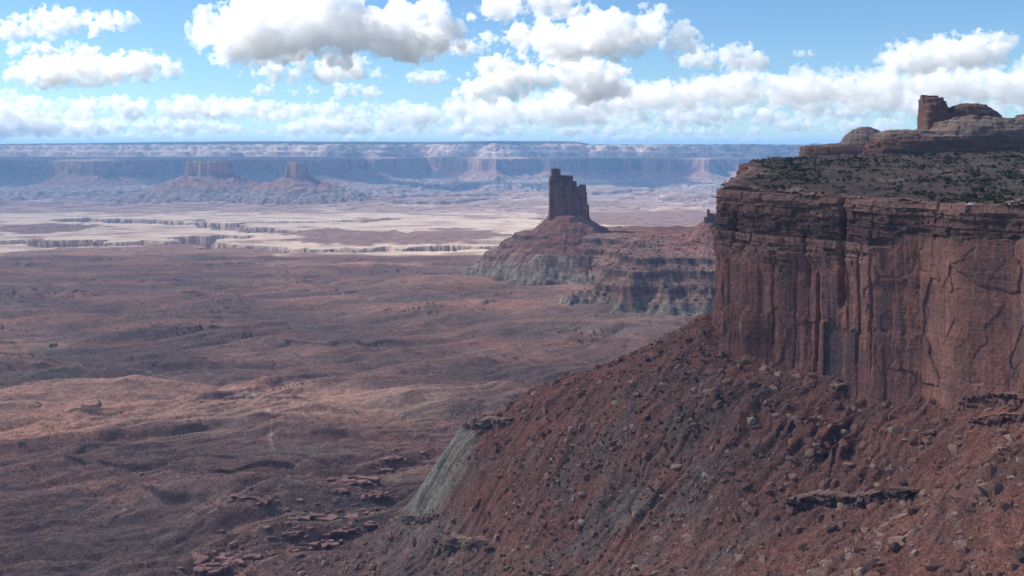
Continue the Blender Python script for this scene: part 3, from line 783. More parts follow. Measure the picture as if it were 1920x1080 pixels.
def dome_col(seed, zsplit, red=(.225,.128,.10), pale=(.30,.215,.17)):
    def f(x, y, z):
        n = fbm3(x/18, y/18, z/5, 4, seed)
        c = lerp3(red, pale, sstep(zsplit-3, zsplit+3, z + 6*n))
        c = lerp3(c, np.array(red)*.72, sstep(.1,.6,noise3(x/60,y/60,z/2.4,seed+5)+.4*n)*.6)
        return c
    return f
rock_body('sandstone_outcrop', 'tall rounded sandstone knob with a sheer left side on the skyline', 'rock outcrop', 1290, 1726, 1880, 10, 70, -34, 40, 1.1,
          [(1746,18,179,0,20,6),(1760,17,187,2,18,5),(1818,52,194,3,26,3),(1796,22,198,0,22,5),(1848,36,204,6,26,2.8),(1768,36,228,-5,26,5),(1738,11,206,-4,16,6)], 801, dome_col(803, 60, pale=(.25,.15,.115)), .8, .5)
rock_body('rock_ledge', 'long pale banded slickrock ledge below the rounded knob', 'rock ledge', 1210, 1630, 2080, -26, 44, -30, 70, 1.3,
          [(1720,92,243,10,40,3.2),(1850,105,218,15,50,3.0),(1990,110,212,20,50,3.0),(1690,60,262,0,28,3),(1800,90,250,-8,30,4),(1910,70,240,-10,30,4),(1870,70,224,8,32,3)], 811, dome_col(813, 12), 1.3, 1.0)
rock_body('rock_dome', 'smooth red sandstone dome on a paler ledge at the far end of the plateau', 'rock dome', 1500, 1490, 1730, -34, 32, -50, 60, 1.4,
          [(1622,54,238,0,44,2.2),(1640,110,268,10,50,5),(1570,66,272,0,40,5),(1524,24,272,-8,22,6)], 821, dome_col(823, 2, red=(.25,.135,.105), pale=(.33,.24,.20)), .6, .5)
print('domes', time.time()-_T0)
# layered rock outcrops that break the scree
def dark_bed(seed, a, b):
    return lambda x, y, z: lerp3(a, b, sstep(-.3,.5,noise3(x/40,y/40,z/1.1,seed) + .5*noise3(x/3,y/3,z/2,seed+1)))
OUT = [(1440,1712,930,962,12,881,'long dark layered rock ledge across the lower scree','dark'),(882,966,787,812,9,883,'dark blocky ledge capping the grey green shale fan','grey'),
 (748,828,970,992,8,885,'small dark ledge low on the left foot of the scree, upper of two','grey'),(812,905,1018,1052,8,887,'crumbling brown ledge low on the left foot of the scree, lower of two','grey'),
 (1775,1985,742,772,9,889,'red thin bedded ledge under the right end of the cliff, upper of two','red'),(1800,1985,782,806,9,890,'red thin bedded ledge under the right end of the cliff, lower of two','red'),(1560,1700,722,738,6,891,'thin dark ledge in the scree just below the foot of the cliff','dark')]
def hit(fn, px, py, d0, d1):
    d = np.arange(d0, d1, .5); xx = (px-960)/F*d; zz = fn(xx.astype(np.float32), d.astype(np.float32)); ray = -(py-275)/F*d
    i = np.where(ray <= zz)[0]
    if not len(i): return None
    i = i[0]; return np.array([xx[i], d[i], zz[i]])
def scarp(lab, pts, h_, dep, seed, ca, cb):
    """a small bedded cliff along a line on the slope, with a broken top that runs back into the scree"""
    p, s_ = smooth_curve([tuple(q) for q in pts], .5, 2) if False else (None, None)
    q = np.array(pts); L = np.concatenate([[0], np.cumsum(np.hypot(*np.diff(q[:,:2], axis=0).T))]); s_ = np.arange(0, L[-1], .4)
    x_, y_, z_ = [np.interp(s_, L, q[:,i]) for i in range(3)]
    kk = np.ones(25)/25; x_, y_, z_ = [np.convolve(np.pad(a, 12, 'edge'), kk, 'valid') for a in (x_, y_, z_)]
    tx, ty = np.gradient(x_), np.gradient(y_); l = np.hypot(tx, ty); nx, ny = ty/l, -tx/l
    v = np.concatenate([np.linspace(-1.5, 1, 44)]); S_, V = np.meshgrid(s_, v, indexing='ij'); S_ = S_.astype(np.float32); V = V.astype(np.float32)
    endt = sstep(0, .16*L[-1], np.minimum(S_, L[-1]-S_))
    hh = h_*(.55 + .45*endt)*(1 + .25*noise2(S_/14, 0*S_, seed))
    Zs = z_[:,None] + V*hh*.5
    bk = np.floor(Zs/1.5 + .5*fbm2(S_/20, 0*S_, 2, seed+1)); w1, w2, wid = worley2(S_/4.2 + bk*5.3, bk*2.9, seed+2); a1, a2, aid = worley2(S_/11, Zs/30, seed+4)
    dd = dep*(.45*noise2(bk*3.7, S_/26, seed+3) + .75*(wid-.5) + .8*(aid-.5)) - 1.0*sstep(.10,0,w2-w1) - 1.6*sstep(.07,0,a2-a1) + .5*dep*endt - .25*dep
    dd = dd + np.interp(V, [-1.5,-.8,.6,1], [.3,.0,0,.0])*dep
    co = np.stack([x_[:,None] + nx[:,None]*dd, y_[:,None] + ny[:,None]*dd, Zs], -1)
    lip = co[:,-1:] + np.stack([-nx*(dep+5), -ny*(dep+5), -.8 + 1.2*noise2(s_/3, s_*0, seed+8)], -1)[:,None]
    n = noise2(S_/30, bk*1.7, seed+6) + .8*(wid-.5) + .4*fbm2(S_/2, Zs/1.2, 3, seed+7)
    c = lerp3(ca, cb, sstep(-.5,.7,n)); co = np.concatenate([co, lip], 1); c = np.concatenate([c, np.broadcast_to(np.array(cb, np.float32)*1.15, lip.shape)], 1)
    c0 = q.mean(0)
    link('layered_outcrop', new_mesh('layered_outcrop', co.reshape(-1,3)-c0, grid_faces(co.shape[0], co.shape[1]), [M['rock']], False, attrs={'Col': c.reshape(-1,3)}), loc=c0, label=lab, cat='rock ledge')
for p0, p1, t0, t1, dep, sd_, lab, kd in OUT:
    r = np.random.default_rng(sd_); pts = []
    for px_ in np.linspace(p0, p1, 8):
        h_ = hit(talus_z, px_, (t0+t1)/2 + r.uniform(-.2,.2)*(t1-t0), 380, 960)
        if h_ is not None and (not pts or abs(h_[1]-pts[-1][1]) < 40): pts.append(h_)
    if len(pts) > 3:
        n_ = np.array(pts); m_ = n_[:,1].mean(); n_[:,1] = m_ + (n_[:,1]-m_)*.8
        a, b = {'dark':((.12,.08,.07),(.27,.165,.135)),'grey':((.20,.13,.10),(.34,.24,.185)),'red':((.16,.09,.075),(.30,.165,.13))}[kd]
        scarp(lab, n_, (t1-t0)/F*n_[:,1].mean()*1.25, dep*.55, sd_, a, b)
    else: print('outcrop lost', lab, len(pts))
# slope under the dome, seen past the corner of the mesa
X, Y = frustum(np.arange(1300, 1760, 2.5), np.arange(1180, 1700, 4.))
sdd = np.hypot((X-XY(1640,1500)[0])/175, (Y-1500)/130)
Z = -16 - np.interp(sdd, [0,.75,1,1.25,1.5,2.2], [0,1,10,26,60,190]) + 3*fbm2(X/30, Y/30, 4, 831)
col = lerp3((.26,.155,.12), (.33,.24,.195), sstep(-.2,.4,fbm2(X/25,Y/25,4,833)))
link('far_end_slope', hf_mesh('far_end_slope', X-300, Y-800, Z+150, [M['plateau']], col, (Z > -75) & (X > .262*Y-1*0)), mesa)
# ================================================================ loose rocks, slabs, shrubs
rng = np.random.default_rng(77)
def hull_rock(seed, flat=.75, n=16, long=1.3):
    r = np.random.default_rng(seed); p = r.normal(size=(n,3)); p /= np.linalg.norm(p, axis=1)[:,None]
    p *= r.uniform(.8,1.05,(n,1)); p = np.sign(p)*np.abs(p)**.8; p *= np.array([long,1,flat])*.55
    bm = bmesh.new()
    for q in p: bm.verts.new(q)
    bmesh.ops.convex_hull(bm, input=bm.verts[:])
    loose = [v for v in bm.verts if not v.link_faces]
    bmesh.ops.delete(bm, geom=loose, context='VERTS'); bmesh.ops.triangulate(bm, faces=bm.faces[:])
    bm.verts.index_update()
    co = np.array([v.co[:] for v in bm.verts], np.float32); f = np.array([[v.index for v in g.verts] for g in bm.faces], np.int32); bm.free()
    return co, f
ROCKS = [hull_rock(900+i, .55+.1*(i % 4), 12 + i % 5, 1.1+.15*(i % 3)) for i in range(9)]
def rot_z_tilt(n, tilt=.35):
    a = rng.uniform(0, 2*np.pi, n); b = rng.normal(0, tilt, n); c = rng.normal(0, tilt, n)
    ca, sa, cb, sb, cc, sc = np.cos(a), np.sin(a), np.cos(b), np.sin(b), np.cos(c), np.sin(c)
    Rz = np.zeros((n,3,3)); Rz[:,0,0]=ca; Rz[:,0,1]=-sa; Rz[:,1,0]=sa; Rz[:,1,1]=ca; Rz[:,2,2]=1
    Rx = np.zeros((n,3,3)); Rx[:,0,0]=1; Rx[:,1,1]=cb; Rx[:,1,2]=-sb; Rx[:,2,1]=sb; Rx[:,2,2]=cb
    Ry = np.zeros((n,3,3)); Ry[:,1,1]=1; Ry[:,0,0]=cc; Ry[:,0,2]=sc; Ry[:,2,0]=-sc; Ry[:,2,2]=cc
    return Rx @ Ry @ Rz
def scatter_mesh(name, protos, pos, size, cols, mat, tilt=.35, smooth=False):
    pick = rng.integers(0, len(protos), len(pos)); RM = rot_z_tilt(len(pos), tilt)
    cs, fs, vc, nb = [], [], [], 0
    for k, (co, f) in enumerate(protos):
        m = np.where(pick == k)[0]
        if not len(m): continue
        p = np.einsum('nij,vj->nvi', RM[m], co)*size[m][:,None,None] + pos[m][:,None,:]
        ff = f[None] + (np.arange(len(m))*len(co))[:,None,None] + nb
        cs.append(p.reshape(-1,3)); fs.append(ff.reshape(-1, f.shape[1])); vc.append(np.repeat(cols[m], len(co), 0)); nb += p.shape[0]*p.shape[1]
    return new_mesh(name, np.concatenate(cs), np.concatenate(fs), [mat], smooth, attrs={'Col': np.concatenate(vc)})
ROCK_COL = {'red brown':(.285,.15,.118), 'tan':(.37,.235,.18), 'pale':(.42,.32,.25), 'dark':(.15,.092,.08)}
KEYS = list(ROCK_COL)
def rock_cols(n, w):
    k = rng.choice(4, n, p=w); c = np.array([ROCK_COL[q] for q in KEYS])[k]*rng.uniform(.8,1.15,(n,1))
    return c.astype(np.float32), k
# candidate places on the scree
N = 210000
d = np.sqrt(rng.uniform(335**2, 1000**2, N)); px = rng.uniform(480, 2150, N)
x = (px-960)/F*d; y = d
z = talus_z(x.astype(np.float32), y.astype(np.float32)); py = 275 - z/y*F
ok = (rim_in(x, y) < -1) & (z > -372) & (py < 1130) & (py > 590) & (px < 1990)
aa_ = x*.53 - y*.85; clump = 1.1*fbm2(aa_/13, (x*.85+y*.53)/60, 4, 951) + .8*fbm2(x/9, y/9, 3, 953) - .15
gsz = np.exp(-((x+68)/38)**4-((y-895)/85)**4)
ok &= (rng.uniform(-1.0, .9, N) < clump + .1) & (rng.uniform(0,1,N) > gsz*.93)
x, y, z, px, py = [a[ok] for a in (x, y, z, px, py)]
size = .45*(1-rng.uniform(0, 1, len(x)))**(-1/1.75); size = np.clip(size, 0, 6.5)
cen = np.exp(-((x-80)/80)**2-((y-700)/80)**2)
cols, kind = rock_cols(len(x), [.58,.30,.015,.105])
sw = rng.uniform(0,1,len(x)) < cen*.10
cols[sw] = np.array(ROCK_COL['pale'])*rng.uniform(.8,1.1,(sw.sum(),1)); kind[sw] = 2
pos = np.stack([x, y, z + size*.02], 1)
order = np.argsort(-size/y); NB = 270
bigi = order[:NB]; rest = order[NB:]
link('rock_rubble', scatter_mesh('rock_rubble', ROCKS, pos[rest], size[rest], cols[rest], M['rock']), label='countless small red and tan rocks strewn over the scree slope', cat='rubble', kind='stuff')
BOULDER = {}
def boulder_mesh(shape, k):
    if (shape, k) not in BOULDER:
        co, f = ROCKS[shape]
        BOULDER[shape, k] = new_mesh('boulder', co, f, [M['rock']], False, attrs={'Col': np.tile(np.array([ROCK_COL[KEYS[k]]], np.float32), (len(co),1))})
    return BOULDER[shape, k]
def place_where(x, y, z):
    p = px_of(x, y); q = 275 - z/y*F
    if y < 470 and x > 120: return 'on the nearest spur at the lower right'
    if q < 760 and p > 1250: return 'just under the foot of the cliff'
    if p > 1420 and q > 935: return 'in the gully below the dark ledge'
    if p > 1420: return 'on the steep scree above the dark ledge'
    if p > 1150: return 'on the middle of the grey brown scree'
    if q < 860: return 'on the upper left shoulder of the scree'
    return 'on the lower left foot of the scree'
for j in bigi:
    k = int(kind[j]); sh = int(rng.integers(0, len(ROCKS)))
    o = link('boulder', boulder_mesh(sh, k), label=f"{'large' if size[j] > 3.4 else 'mid sized'} {KEYS[k]} boulder lying {place_where(x[j], y[j], z[j])}", cat='boulder', group='boulders on the scree slope')
    o.location = pos[j]; o.rotation_euler = (rng.normal(0,.3), rng.normal(0,.3), rng.uniform(0,6.28)); s_ = float(size[j]); o.scale = (s_, s_, s_)
SPECIAL = [(1073,838,6.0,2,0,'big pale cream boulder on the upper left shoulder, largest light one there'),(1241,931,5.0,2,1,'rounded pale boulder alone in the middle of the scree'),(990,1026,4.2,2,2,'pale boulder low on the slope, higher of a close pair'),(962,1034,3.6,2,3,'pale boulder low on the slope, lower of a close pair'),
 (1639,876,7.0,1,4,'upright tan block, left of two big blocks above the dark ledge'),(1671,884,7.5,1,5,'broad tan block, right of two big blocks above the dark ledge'),(1646,910,6.5,1,6,'flat tan block lying below the two big blocks'),(1192,742,5.5,1,7,'tan boulder perched on the outer edge of the upper scree'),
 (1152,677,4.0,3,8,'dark angular rock on the skyline edge of the scree'),(1724,862,6.0,0,2,'red brown block right of and above the two big tan blocks'),(1862,958,4.5,1,5,'flat tan slab on the nearest spur at lower right'),(1660,985,8.5,0,6,'jumbled layered red block leaning in the gully bottom'),(1285,1072,4.0,1,1,'tan boulder at the bottom edge of the picture'),
 (922,892,3.6,1,2,'longish tan boulder in the red patch left of the rubble, one of a leaning pair'),(935,884,3.2,1,3,'shorter tan boulder beside the longish one in the red patch'),(1035,862,4.2,2,4,'pale boulder just below the upper left shoulder')]
for p, q, s_, k, sh, lab in SPECIAL:
    h_ = hit(talus_z, p, q, 345, 900)
    if h_ is None: continue
    o = link('boulder', boulder_mesh(sh, k), label=lab, cat='boulder', group='boulders on the scree slope'); s_ *= h_[1]/700*.8
    o.location = h_ + np.array([0,0,s_*.06]); o.rotation_euler = (.2*(sh % 3)-.2, .15, sh*1.3); o.scale = (s_*1.1, s_, s_*(1.25 if 'upright' in lab else .85))
print('rocks', len(rest), time.time()-_T0)
# rubble on the tower's cone
N = 16000
x = rng.uniform(-190, 620, N).astype(np.float32); y = rng.uniform(2120, 2760, N).astype(np.float32)
z, _, sb = bench_fn(x, y); py = 275 - z/y*F
ok = (sb > 40) & (rng.uniform(-.8,.9,N) < fbm2(x/60, y/60, 3, 961)); x, y, z = x[ok], y[ok], z[ok]
size = np.clip(1.5*(1-rng.uniform(0,1,len(x)))**(-1/2.2), 0, 8)
cols, _ = rock_cols(len(x), [.55,.25,.05,.15])
link('tower_rubble', scatter_mesh('tower_rubble', ROCKS, np.stack([x,y,z+size*.15],1), size, cols*.95, M['rock']), label='fallen rocks scattered over the scree cone of the tower', cat='rubble', kind='stuff')
# flat red slabs on the valley floor
def slab_mesh(seed, w, dpt, th):
    """a bed of rock broken along its joints into tilted, partly missing blocks"""
    r = np.random.default_rng(seed); cs = max(3.6, w/8); nx, ny = max(3, int(w/cs)), max(2, int(dpt/cs*1.4))
    gx = (np.arange(nx+1)/nx-.5)*w; gy = (np.arange(ny+1)/ny-.5)*dpt
    PX = gx[:,None] + r.normal(size=(nx+1,ny+1))*cs*.36; PY = gy[None,:] + r.normal(size=(nx+1,ny+1))*cs*.30
    co, q, cc, b = [], [], [], 0
    for i in range(nx):
        for j in range(ny):
            u_, v_ = ((i+.5)/nx-.5)*2, ((j+.5)/ny-.5)*2
            if u_*u_ + v_*v_ > .75 + r.normal()*.3 and nx > 3: continue
            x_ = np.array([PX[i,j],PX[i+1,j],PX[i+1,j+1],PX[i,j+1]]); y_ = np.array([PY[i,j],PY[i+1,j],PY[i+1,j+1],PY[i,j+1]])
            sx, sy = x_.mean(), y_.mean(); top = th*r.choice([1.1,1,.85,.6,.35]) + r.normal()*.15*th; tx, ty = r.normal(size=2)*.05
            def ring(sc, z_): return np.stack([sx+(x_-sx)*sc, sy+(y_-sy)*sc, z_ + tx*(x_-sx)+ty*(y_-sy)], 1)
            co += [ring(.86,top), ring(.995,top-.12*th), ring(.93,top-.5*th), ring(.98,top-.6*th), ring(.9,-3)]
            q.append([b,b+1,b+2,b+3])
            for l in range(4):
                for e in range(4): q.append([b+l*4+e, b+l*4+4+e, b+l*4+4+(e+1)%4, b+l*4+(e+1)%4])
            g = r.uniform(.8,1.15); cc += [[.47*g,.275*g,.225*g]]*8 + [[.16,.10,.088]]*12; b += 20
    return new_mesh('rock_slab', np.concatenate(co), np.array(q), [M['rock']], False, attrs={'Col': np.array(cc, np.float32)})
SLABS = [(655,903,62,24,3.6,'long flat red slab, uppermost of the broken slabs beside the shale fan'),(700,930,30,14,3.2,'flat red slab below the uppermost long one'),(640,921,26,10,3,'small red slab under the left end of the uppermost one'),(615,972,75,22,4,'widest flat red slab with a dark undercut front edge'),(700,962,34,12,3,'red slab at the right end of the widest slab'),
 (545,1002,22,10,3.4,'small thick red slab left of the lower slab group'),(620,1000,46,14,3.2,'flat red slab of the lower group, upper one'),(605,1022,40,14,3.2,'flat red slab of the lower group, lower one'),(425,1050,70,34,5,'large broken red slab outcrop at the bottom edge of the picture'),(400,1068,34,14,4,'red slab jutting out at the front of the bottom outcrop'),(720,882,24,10,2.6,'small red slab at the top of the slab field, close to the shale'),(690,984,22,9,2.5,'little red slab right of the lower group'),(740,861,26,7,2.4,'thin red ledge slab behind the slab field'),(470,935,60,8,2.4,'thin pale ledge slab on the crest of a low hill')]
for i, (p, q, w, dp, th, lab) in enumerate(SLABS):
    h_ = hit(floor_fn, p, q, 780, 1600)
    if h_ is None: continue
    o = link('rock_slab', slab_mesh(1000+i, w, dp, th), label=lab, cat='rock slab', group='flat red slabs on the valley floor')
    o.location = h_ + np.array([0,0,-th*.25]); o.rotation_euler = (rng.normal(0,.04), rng.normal(0,.04), rng.uniform(-.25,.35))
n = 900
c0 = rng.integers(0, len(SLABS), n)
x = []; y = []
for p, q, w, dp, th, lab in SLABS:
    h_ = hit(floor_fn, p, q, 780, 1600); x.append(h_[0]); y.append(h_[1])
x = np.array(x)[c0] + rng.normal(0, 20, n); y = np.array(y)[c0] + rng.normal(0, 17, n)
z = floor_fn(x.astype(np.float32), y.astype(np.float32)); size = np.clip(1.1*(1-rng.uniform(0,1,n))**(-1/1.7), 0, 6)
cols = np.tile(np.array([[.42,.245,.20]]), (n,1))*rng.uniform(.7,1.15,(n,1))
link('slab_rubble', scatter_mesh('slab_rubble', [(c*np.array([1.2,1,.5]),f) for c, f in ROCKS], np.stack([x,y,z+size*.08],1), size, cols.astype(np.float32), M['rock'], .12), label='broken flat red rocks lying around the slabs on the valley floor', cat='rubble', kind='stuff')
print('slabs', time.time()-_T0)
# shrubs
t = NT('shrub_leaves'); t.out(t.n('ShaderNodeBsdfDiffuse', {0:t.attr('Col', 0)}).outputs[0]); M['shrub'] = t.m
def shrub_proto(seed, nl, leaf):
    r = np.random.default_rng(seed); nc = 5; cen = r.normal(size=(nc,3))*np.array([.27,.27,.12]) + np.array([0,0,.42])
    k = r.integers(0, nc, nl); p = cen[k] + r.normal(size=(nl,3))*np.array([.15,.15,.13]); p[:,2] = np.abs(p[:,2])
    a = r.normal(size=(nl,3)); a /= np.linalg.norm(a,axis=1)[:,None]; b = np.cross(a, r.normal(size=(nl,3))); b /= np.linalg.norm(b,axis=1)[:,None]
    s_ = leaf*r.uniform(.6,1.3,(nl,1)); co = np.stack([p-a*s_-b*s_*.6, p+a*s_-b*s_*.6, p+a*s_+b*s_*.6, p-a*s_+b*s_*.6], 1).reshape(-1,3)
    f = np.arange(nl*4).reshape(-1,4)
    # short woody stem
    st = np.array([[-.04,-.04,-.2],[.04,-.04,-.2],[.04,.04,-.2],[-.04,.04,-.2],[-.03,-.03,.4],[.03,-.03,.4],[.03,.03,.4],[-.03,.03,.4]]); b0 = len(co)
    sf = np.array([[0,1,5,4],[1,2,6,5],[2,3,7,6],[3,0,4,7]]) + b0
    return np.concatenate([co, st]).astype(np.float32), np.concatenate([f, sf]).astype(np.int32)
SHR = [shrub_proto(1100+i, 110, .10) for i in range(5)]; SHL = [shrub_proto(1200+i, 34, .17) for i in range(5)]
N = 9000
y = rng.uniform(520, 1200, N); px = rng.uniform(1345, 2050, N); x = (px-960)/F*y
dens = fbm2(x/55, y/55, 4, 971) + .35*fbm2(x/14, y/14, 2, 973)
sdp = rim_in(x, y)
ok = (sdp > 5) & (rng.uniform(-.7,1.1,N) < dens*2.2 + sstep(8,30,sdp)*.2 - .3) & (y < 1175)
x, y = x[ok], y[ok]; z = plateau_z(x.astype(np.float32), y.astype(np.float32))
size = 1.0*rng.uniform(0,1,len(x))**2*2.4 + 1.1; size = size * (1 + .8*(rng.uniform(0,1,len(x)) < .12))
GREENS = {'dark green':(.055,.062,.038), 'olive':(.095,.088,.055), 'grey green':(.13,.118,.088)}
GK = list(GREENS); gk = rng.choice(3, len(x), p=[.55,.3,.15])
cols = np.array([GREENS[g] for g in GK])[gk]*rng.uniform(.8,1.2,(len(x),1))
order = np.argsort(-size/y); ib, ir = order[:280], order[280:]
SM = {}
for j in ib:
    k = (int(rng.integers(0,5)), int(gk[j]))
    if k not in SM:
        co, f = SHR[k[0]]; r_ = np.random.default_rng(k[0]*3+k[1]); v = np.repeat(r_.uniform(.65,1.35,(len(co)+3)//4), 4)[:len(co),None]
        SM[k] = new_mesh('shrub', co, f, [M['shrub']], False, attrs={'Col': (np.array([GREENS[GK[k[1]]]])*v).astype(np.float32)})
    where = 'close to the cliff edge' if rim_in(x[j:j+1], y[j:j+1])[0] < 22 else ('far back near the slickrock ledge' if y[j] > 950 else 'in the middle of the mesa top')
    o = link('shrub', SM[k], label=f"{'large' if size[j] > 3.1 else 'low'} {GK[k[1]]} shrub growing {where}", cat='shrub', group='shrubs on the mesa top')
    o.location = (x[j], y[j], z[j]); s_ = float(size[j]); o.scale = (s_, s_, s_*rng.uniform(.7,1.05)); o.rotation_euler = (0, 0, rng.uniform(0,6.28))
def leaf_scatter(name, x, y, z, size, cols, label):
    link(name, scatter_mesh(name, SHL, np.stack([x,y,z],1), size, cols.astype(np.float32), M['shrub'], .05), label=label, cat='shrubbery', kind='stuff')
leaf_scatter('rim_shrubbery', x[ir], y[ir], z[ir], size[ir], cols[ir], 'dense low dark shrubbery covering the flat mesa top')
# small bushes on the grey brown scree and along the valley floor
n = 420
x = rng.normal(85, 62, n); y = rng.normal(715, 42, n); z = talus_z(x.astype(np.float32), y.astype(np.float32))
leaf_scatter('scree_shrubbery', x, y, z, rng.uniform(.9,2.4,n), np.array([[.05,.052,.036]])*rng.uniform(.7,1.4,(n,1)), 'small dark bushes dotted over the grey brown part of the scree')
n = 46000
y = 800*np.exp(rng.uniform(0, 1.1, n)); px = rng.uniform(-60, 1100, n); x = (px-960)/F*y
ok = rng.uniform(-.6,1.0,n) < fbm2(x/160, y/100, 4, 981) + .15; x, y = x[ok], y[ok]
z = floor_fn(x.astype(np.float32), y.astype(np.float32)); n = len(x)
link('valley_shrubbery', scatter_mesh('valley_shrubbery', [(c[:48], f[:12]) for c, f in SHL], np.stack([x,y,z],1), rng.uniform(.7,1.7,n), (np.array([[.085,.072,.055]])*rng.uniform(.6,1.5,(n,1))).astype(np.float32), M['shrub'], .05), label='tiny dry desert bushes dotted over the low valley hills', cat='shrubbery', kind='stuff')
n = 22000
y = 800*np.exp(rng.uniform(0, .95, n)); px = rng.uniform(-60, 1150, n); x = (px-960)/F*y
ok = rng.uniform(-.1,1.0,n) < fbm2(x/120, y/70, 5, 991)*1.3; x, y = x[ok], y[ok]; z = floor_fn(x.astype(np.float32), y.astype(np.float32)); n = len(x)
size = np.clip(.7*(1-rng.uniform(0,1,n))**(-1/2.0), 0, 4.5); cols = np.where(rng.uniform(0,1,(n,1)) < .6, np.array([[.40,.27,.21]]), np.array([[.20,.12,.10]]))*rng.uniform(.8,1.15,(n,1))
link('valley_stones', scatter_mesh('valley_stones', [(c*np.array([1.2,1,.7]),f) for c, f in ROCKS], np.stack([x,y,z],1), size, cols.astype(np.float32), M['rock'], .15), label='small loose stones along the ledges of the valley floor', cat='stones', kind='stuff')
print('shrubs', time.time()-_T0)
# ================================================================ clouds
M['cloud'] = cloud_mat('cloud_vapour', 160, .25)
M['cloud_far'] = cloud_mat('far_cloud_vapour', 320, .25)
M['cloud_shade'] = cloud_mat('shade_cloud_vapour', 290)
M['cloud_over'] = cloud_mat('overhead_cloud_vapour', 130)
from concurrent.futures import ThreadPoolExecutor
JOBS = []
def cloud(*a, **k): JOBS.append((a, k))
def cloud_geo(px0, px1, pyt, pyb, d, seed, mat, label=None, n=12, pxm=2.0, slope=0.0, ragged=1.0, name='cloud', kind=None, group='separate cumulus clouds', bumps=None, dep=None):
    w = (px1-px0)/F*d; base = -(pyb-275)/F*d; hgt = -(pyt-275)/F*d - base; h = pxm/F*d
    dep = dep or min(w*.4, hgt*1.5)
    rng = np.random.default_rng(seed)
    x = np.arange(-w*.58, w*.58, h); y = np.arange(-dep*.75, dep*.75, h*1.5); z = np.arange(-hgt*.2, hgt*1.15, h)
    X, Y, Z = [a.astype(np.float32) for a in np.meshgrid(x, y, z, indexing='ij')]
    S = np.full(X.shape, -hgt*2, np.float32); k = hgt*.10
    # puffs heaped over the outline, big ones low in the middle, small torn ones toward the edge
    pu = []
    if bumps is not None:
        for bx, r in bumps: pu.append((bx*(w-1.2*r*hgt), r*hgt*.8, r*hgt*.55))
    for i in range(int(n*1.6)):
        t_ = rng.uniform(-1, 1); e_ = math.sqrt(1-t_*t_)**.7; zz = rng.uniform(.05, 1)**1.1*e_
        r = hgt*rng.uniform(.15,.34)*(.55+.6*e_)*(1.15-.45*zz)
        pu.append((t_*(w*.5-r), r*.6 + zz*max(hgt-1.7*r, 0), r))
    for cx, bz, r in pu:
        if bumps is not None and r < hgt*.2 and rng.uniform() < .5: continue
        by = rng.uniform(-.5,.5)*max(dep-2*r, 0)
        q = np.sqrt(((X-cx)/1.45)**2+(Y-by)**2+(Z-bz-slope*cx)**2)
        S = np.maximum(S, r-q) + k*.35*np.exp(-np.minimum(np.abs(S-(r-q))/(k*.5), 20))
    near = (S > -hgt*.5) & (S < hgt*.42)
    deep = S >= hgt*.42
    L0 = hgt*.30
    a, b, c = X[near]/L0, Y[near]/L0, Z[near]/L0
    e = fbm3(a, b, c, 5, seed, .55)*.24
    wa = a + .35*noise3(a*2, b*2, c*2, seed+31); wb = b + .35*noise3(a*2, b*2, c*2, seed+37); wc = c + .35*noise3(a*2, b*2, c*2, seed+41)
    for kk, (s, am) in enumerate(((.8,.20),(1.9,.16),(4.4,.07))):
        e = e + am*(.42-worley3(wa*s+seed*.37, wb*s, wc*s, seed+kk))
    e = np.where(e > 0, e*sstep(-.26,-.10,S[near]/hgt), e)
    S[near] += e*hgt*ragged*1.15
    S[~near & ~deep] = -hgt*.3; S[deep] = hgt*.2
    fl = Z - slope*X + hgt*.20*fbm2(X/L0/1.6, Y/L0/1.6, 4, seed+5)
    S = np.minimum(S, fl*.9 + hgt*.10)
    for ax in range(3):
        sl = [slice(None)]*3; sl[ax] = 0; S[tuple(sl)] = -1; sl[ax] = -1; S[tuple(sl)] = -1
    co, q = surface_nets(S, np.array([x[0], y[0], z[0]]), h)
    c = P((px0+px1)/2, pyb, d)
    return co, q, c, mat, label
K = M['cloud']
cloud(18,352,82,158,17500,1,K,'long white cumulus with a grey flat base at the upper left', bumps=[(-.45,.28),(-.3,.36),(-.12,.5),(0,.46),(.15,.5),(.3,.4),(.45,.28)], slope=.05)
cloud(-10,270,14,72,17000,2,K,'white ragged cumulus with a rounded right end in the top left corner', bumps=[(-.48,.3),(-.35,.42),(-.2,.34),(-.05,.32),(.1,.36),(.3,.5),(.42,.5)], slope=.07)
cloud(10,190,70,106,18500,3,K,'thin low white cloud between the two left cumulus clouds')
cloud(380,870,-30,114,18000,4,K,'largest cumulus with a dark grey middle, cut by the top edge', n=16, slope=.03)
cloud(430,720,92,152,20000,5,K,'loose white cloud shelf under the largest cumulus', n=12)
cloud(905,1095,-45,34,17500,6,K,'small cloud cut by the top edge of the picture', n=7)
cloud(828,985,60,106,19500,7,K,'small grey cloud on the left flank of the towering cumulus', n=6)
cloud(950,1312,8,112,18500,8,K,'towering cumulus with a lumpy white crown right of centre', n=16, slope=.02)
cloud(870,1195,96,188,22000,9,K,'broad white cumulus bank beneath the towering crown', n=16)
cloud(1255,1442,80,131,16000,10,K,'isolated two humped white cumulus in open blue sky', bumps=[(-.42,.34),(-.2,.5),(0,.48),(.2,.34),(.42,.5)])
cloud(1488,1540,83,108,16000,11,K,'tiny isolated puff of cloud in open blue sky', n=3, pxm=1.6)
cloud(1632,1900,52,132,15000,12,K,'wedge shaped cloud rising to the right above the knob', n=12, slope=.14)
cloud(765,842,120,156,19000,13,K,'small pointed white cumulus in a blue gap at the centre', n=4, pxm=1.8)
cloud(456,520,152,180,21000,14,K,'little white puff above the long left cloud band', n=4, pxm=1.8)
cloud(540,720,150,186,22000,15,K,'low double cloud just left of centre above the horizon band', n=8, pxm=1.8)
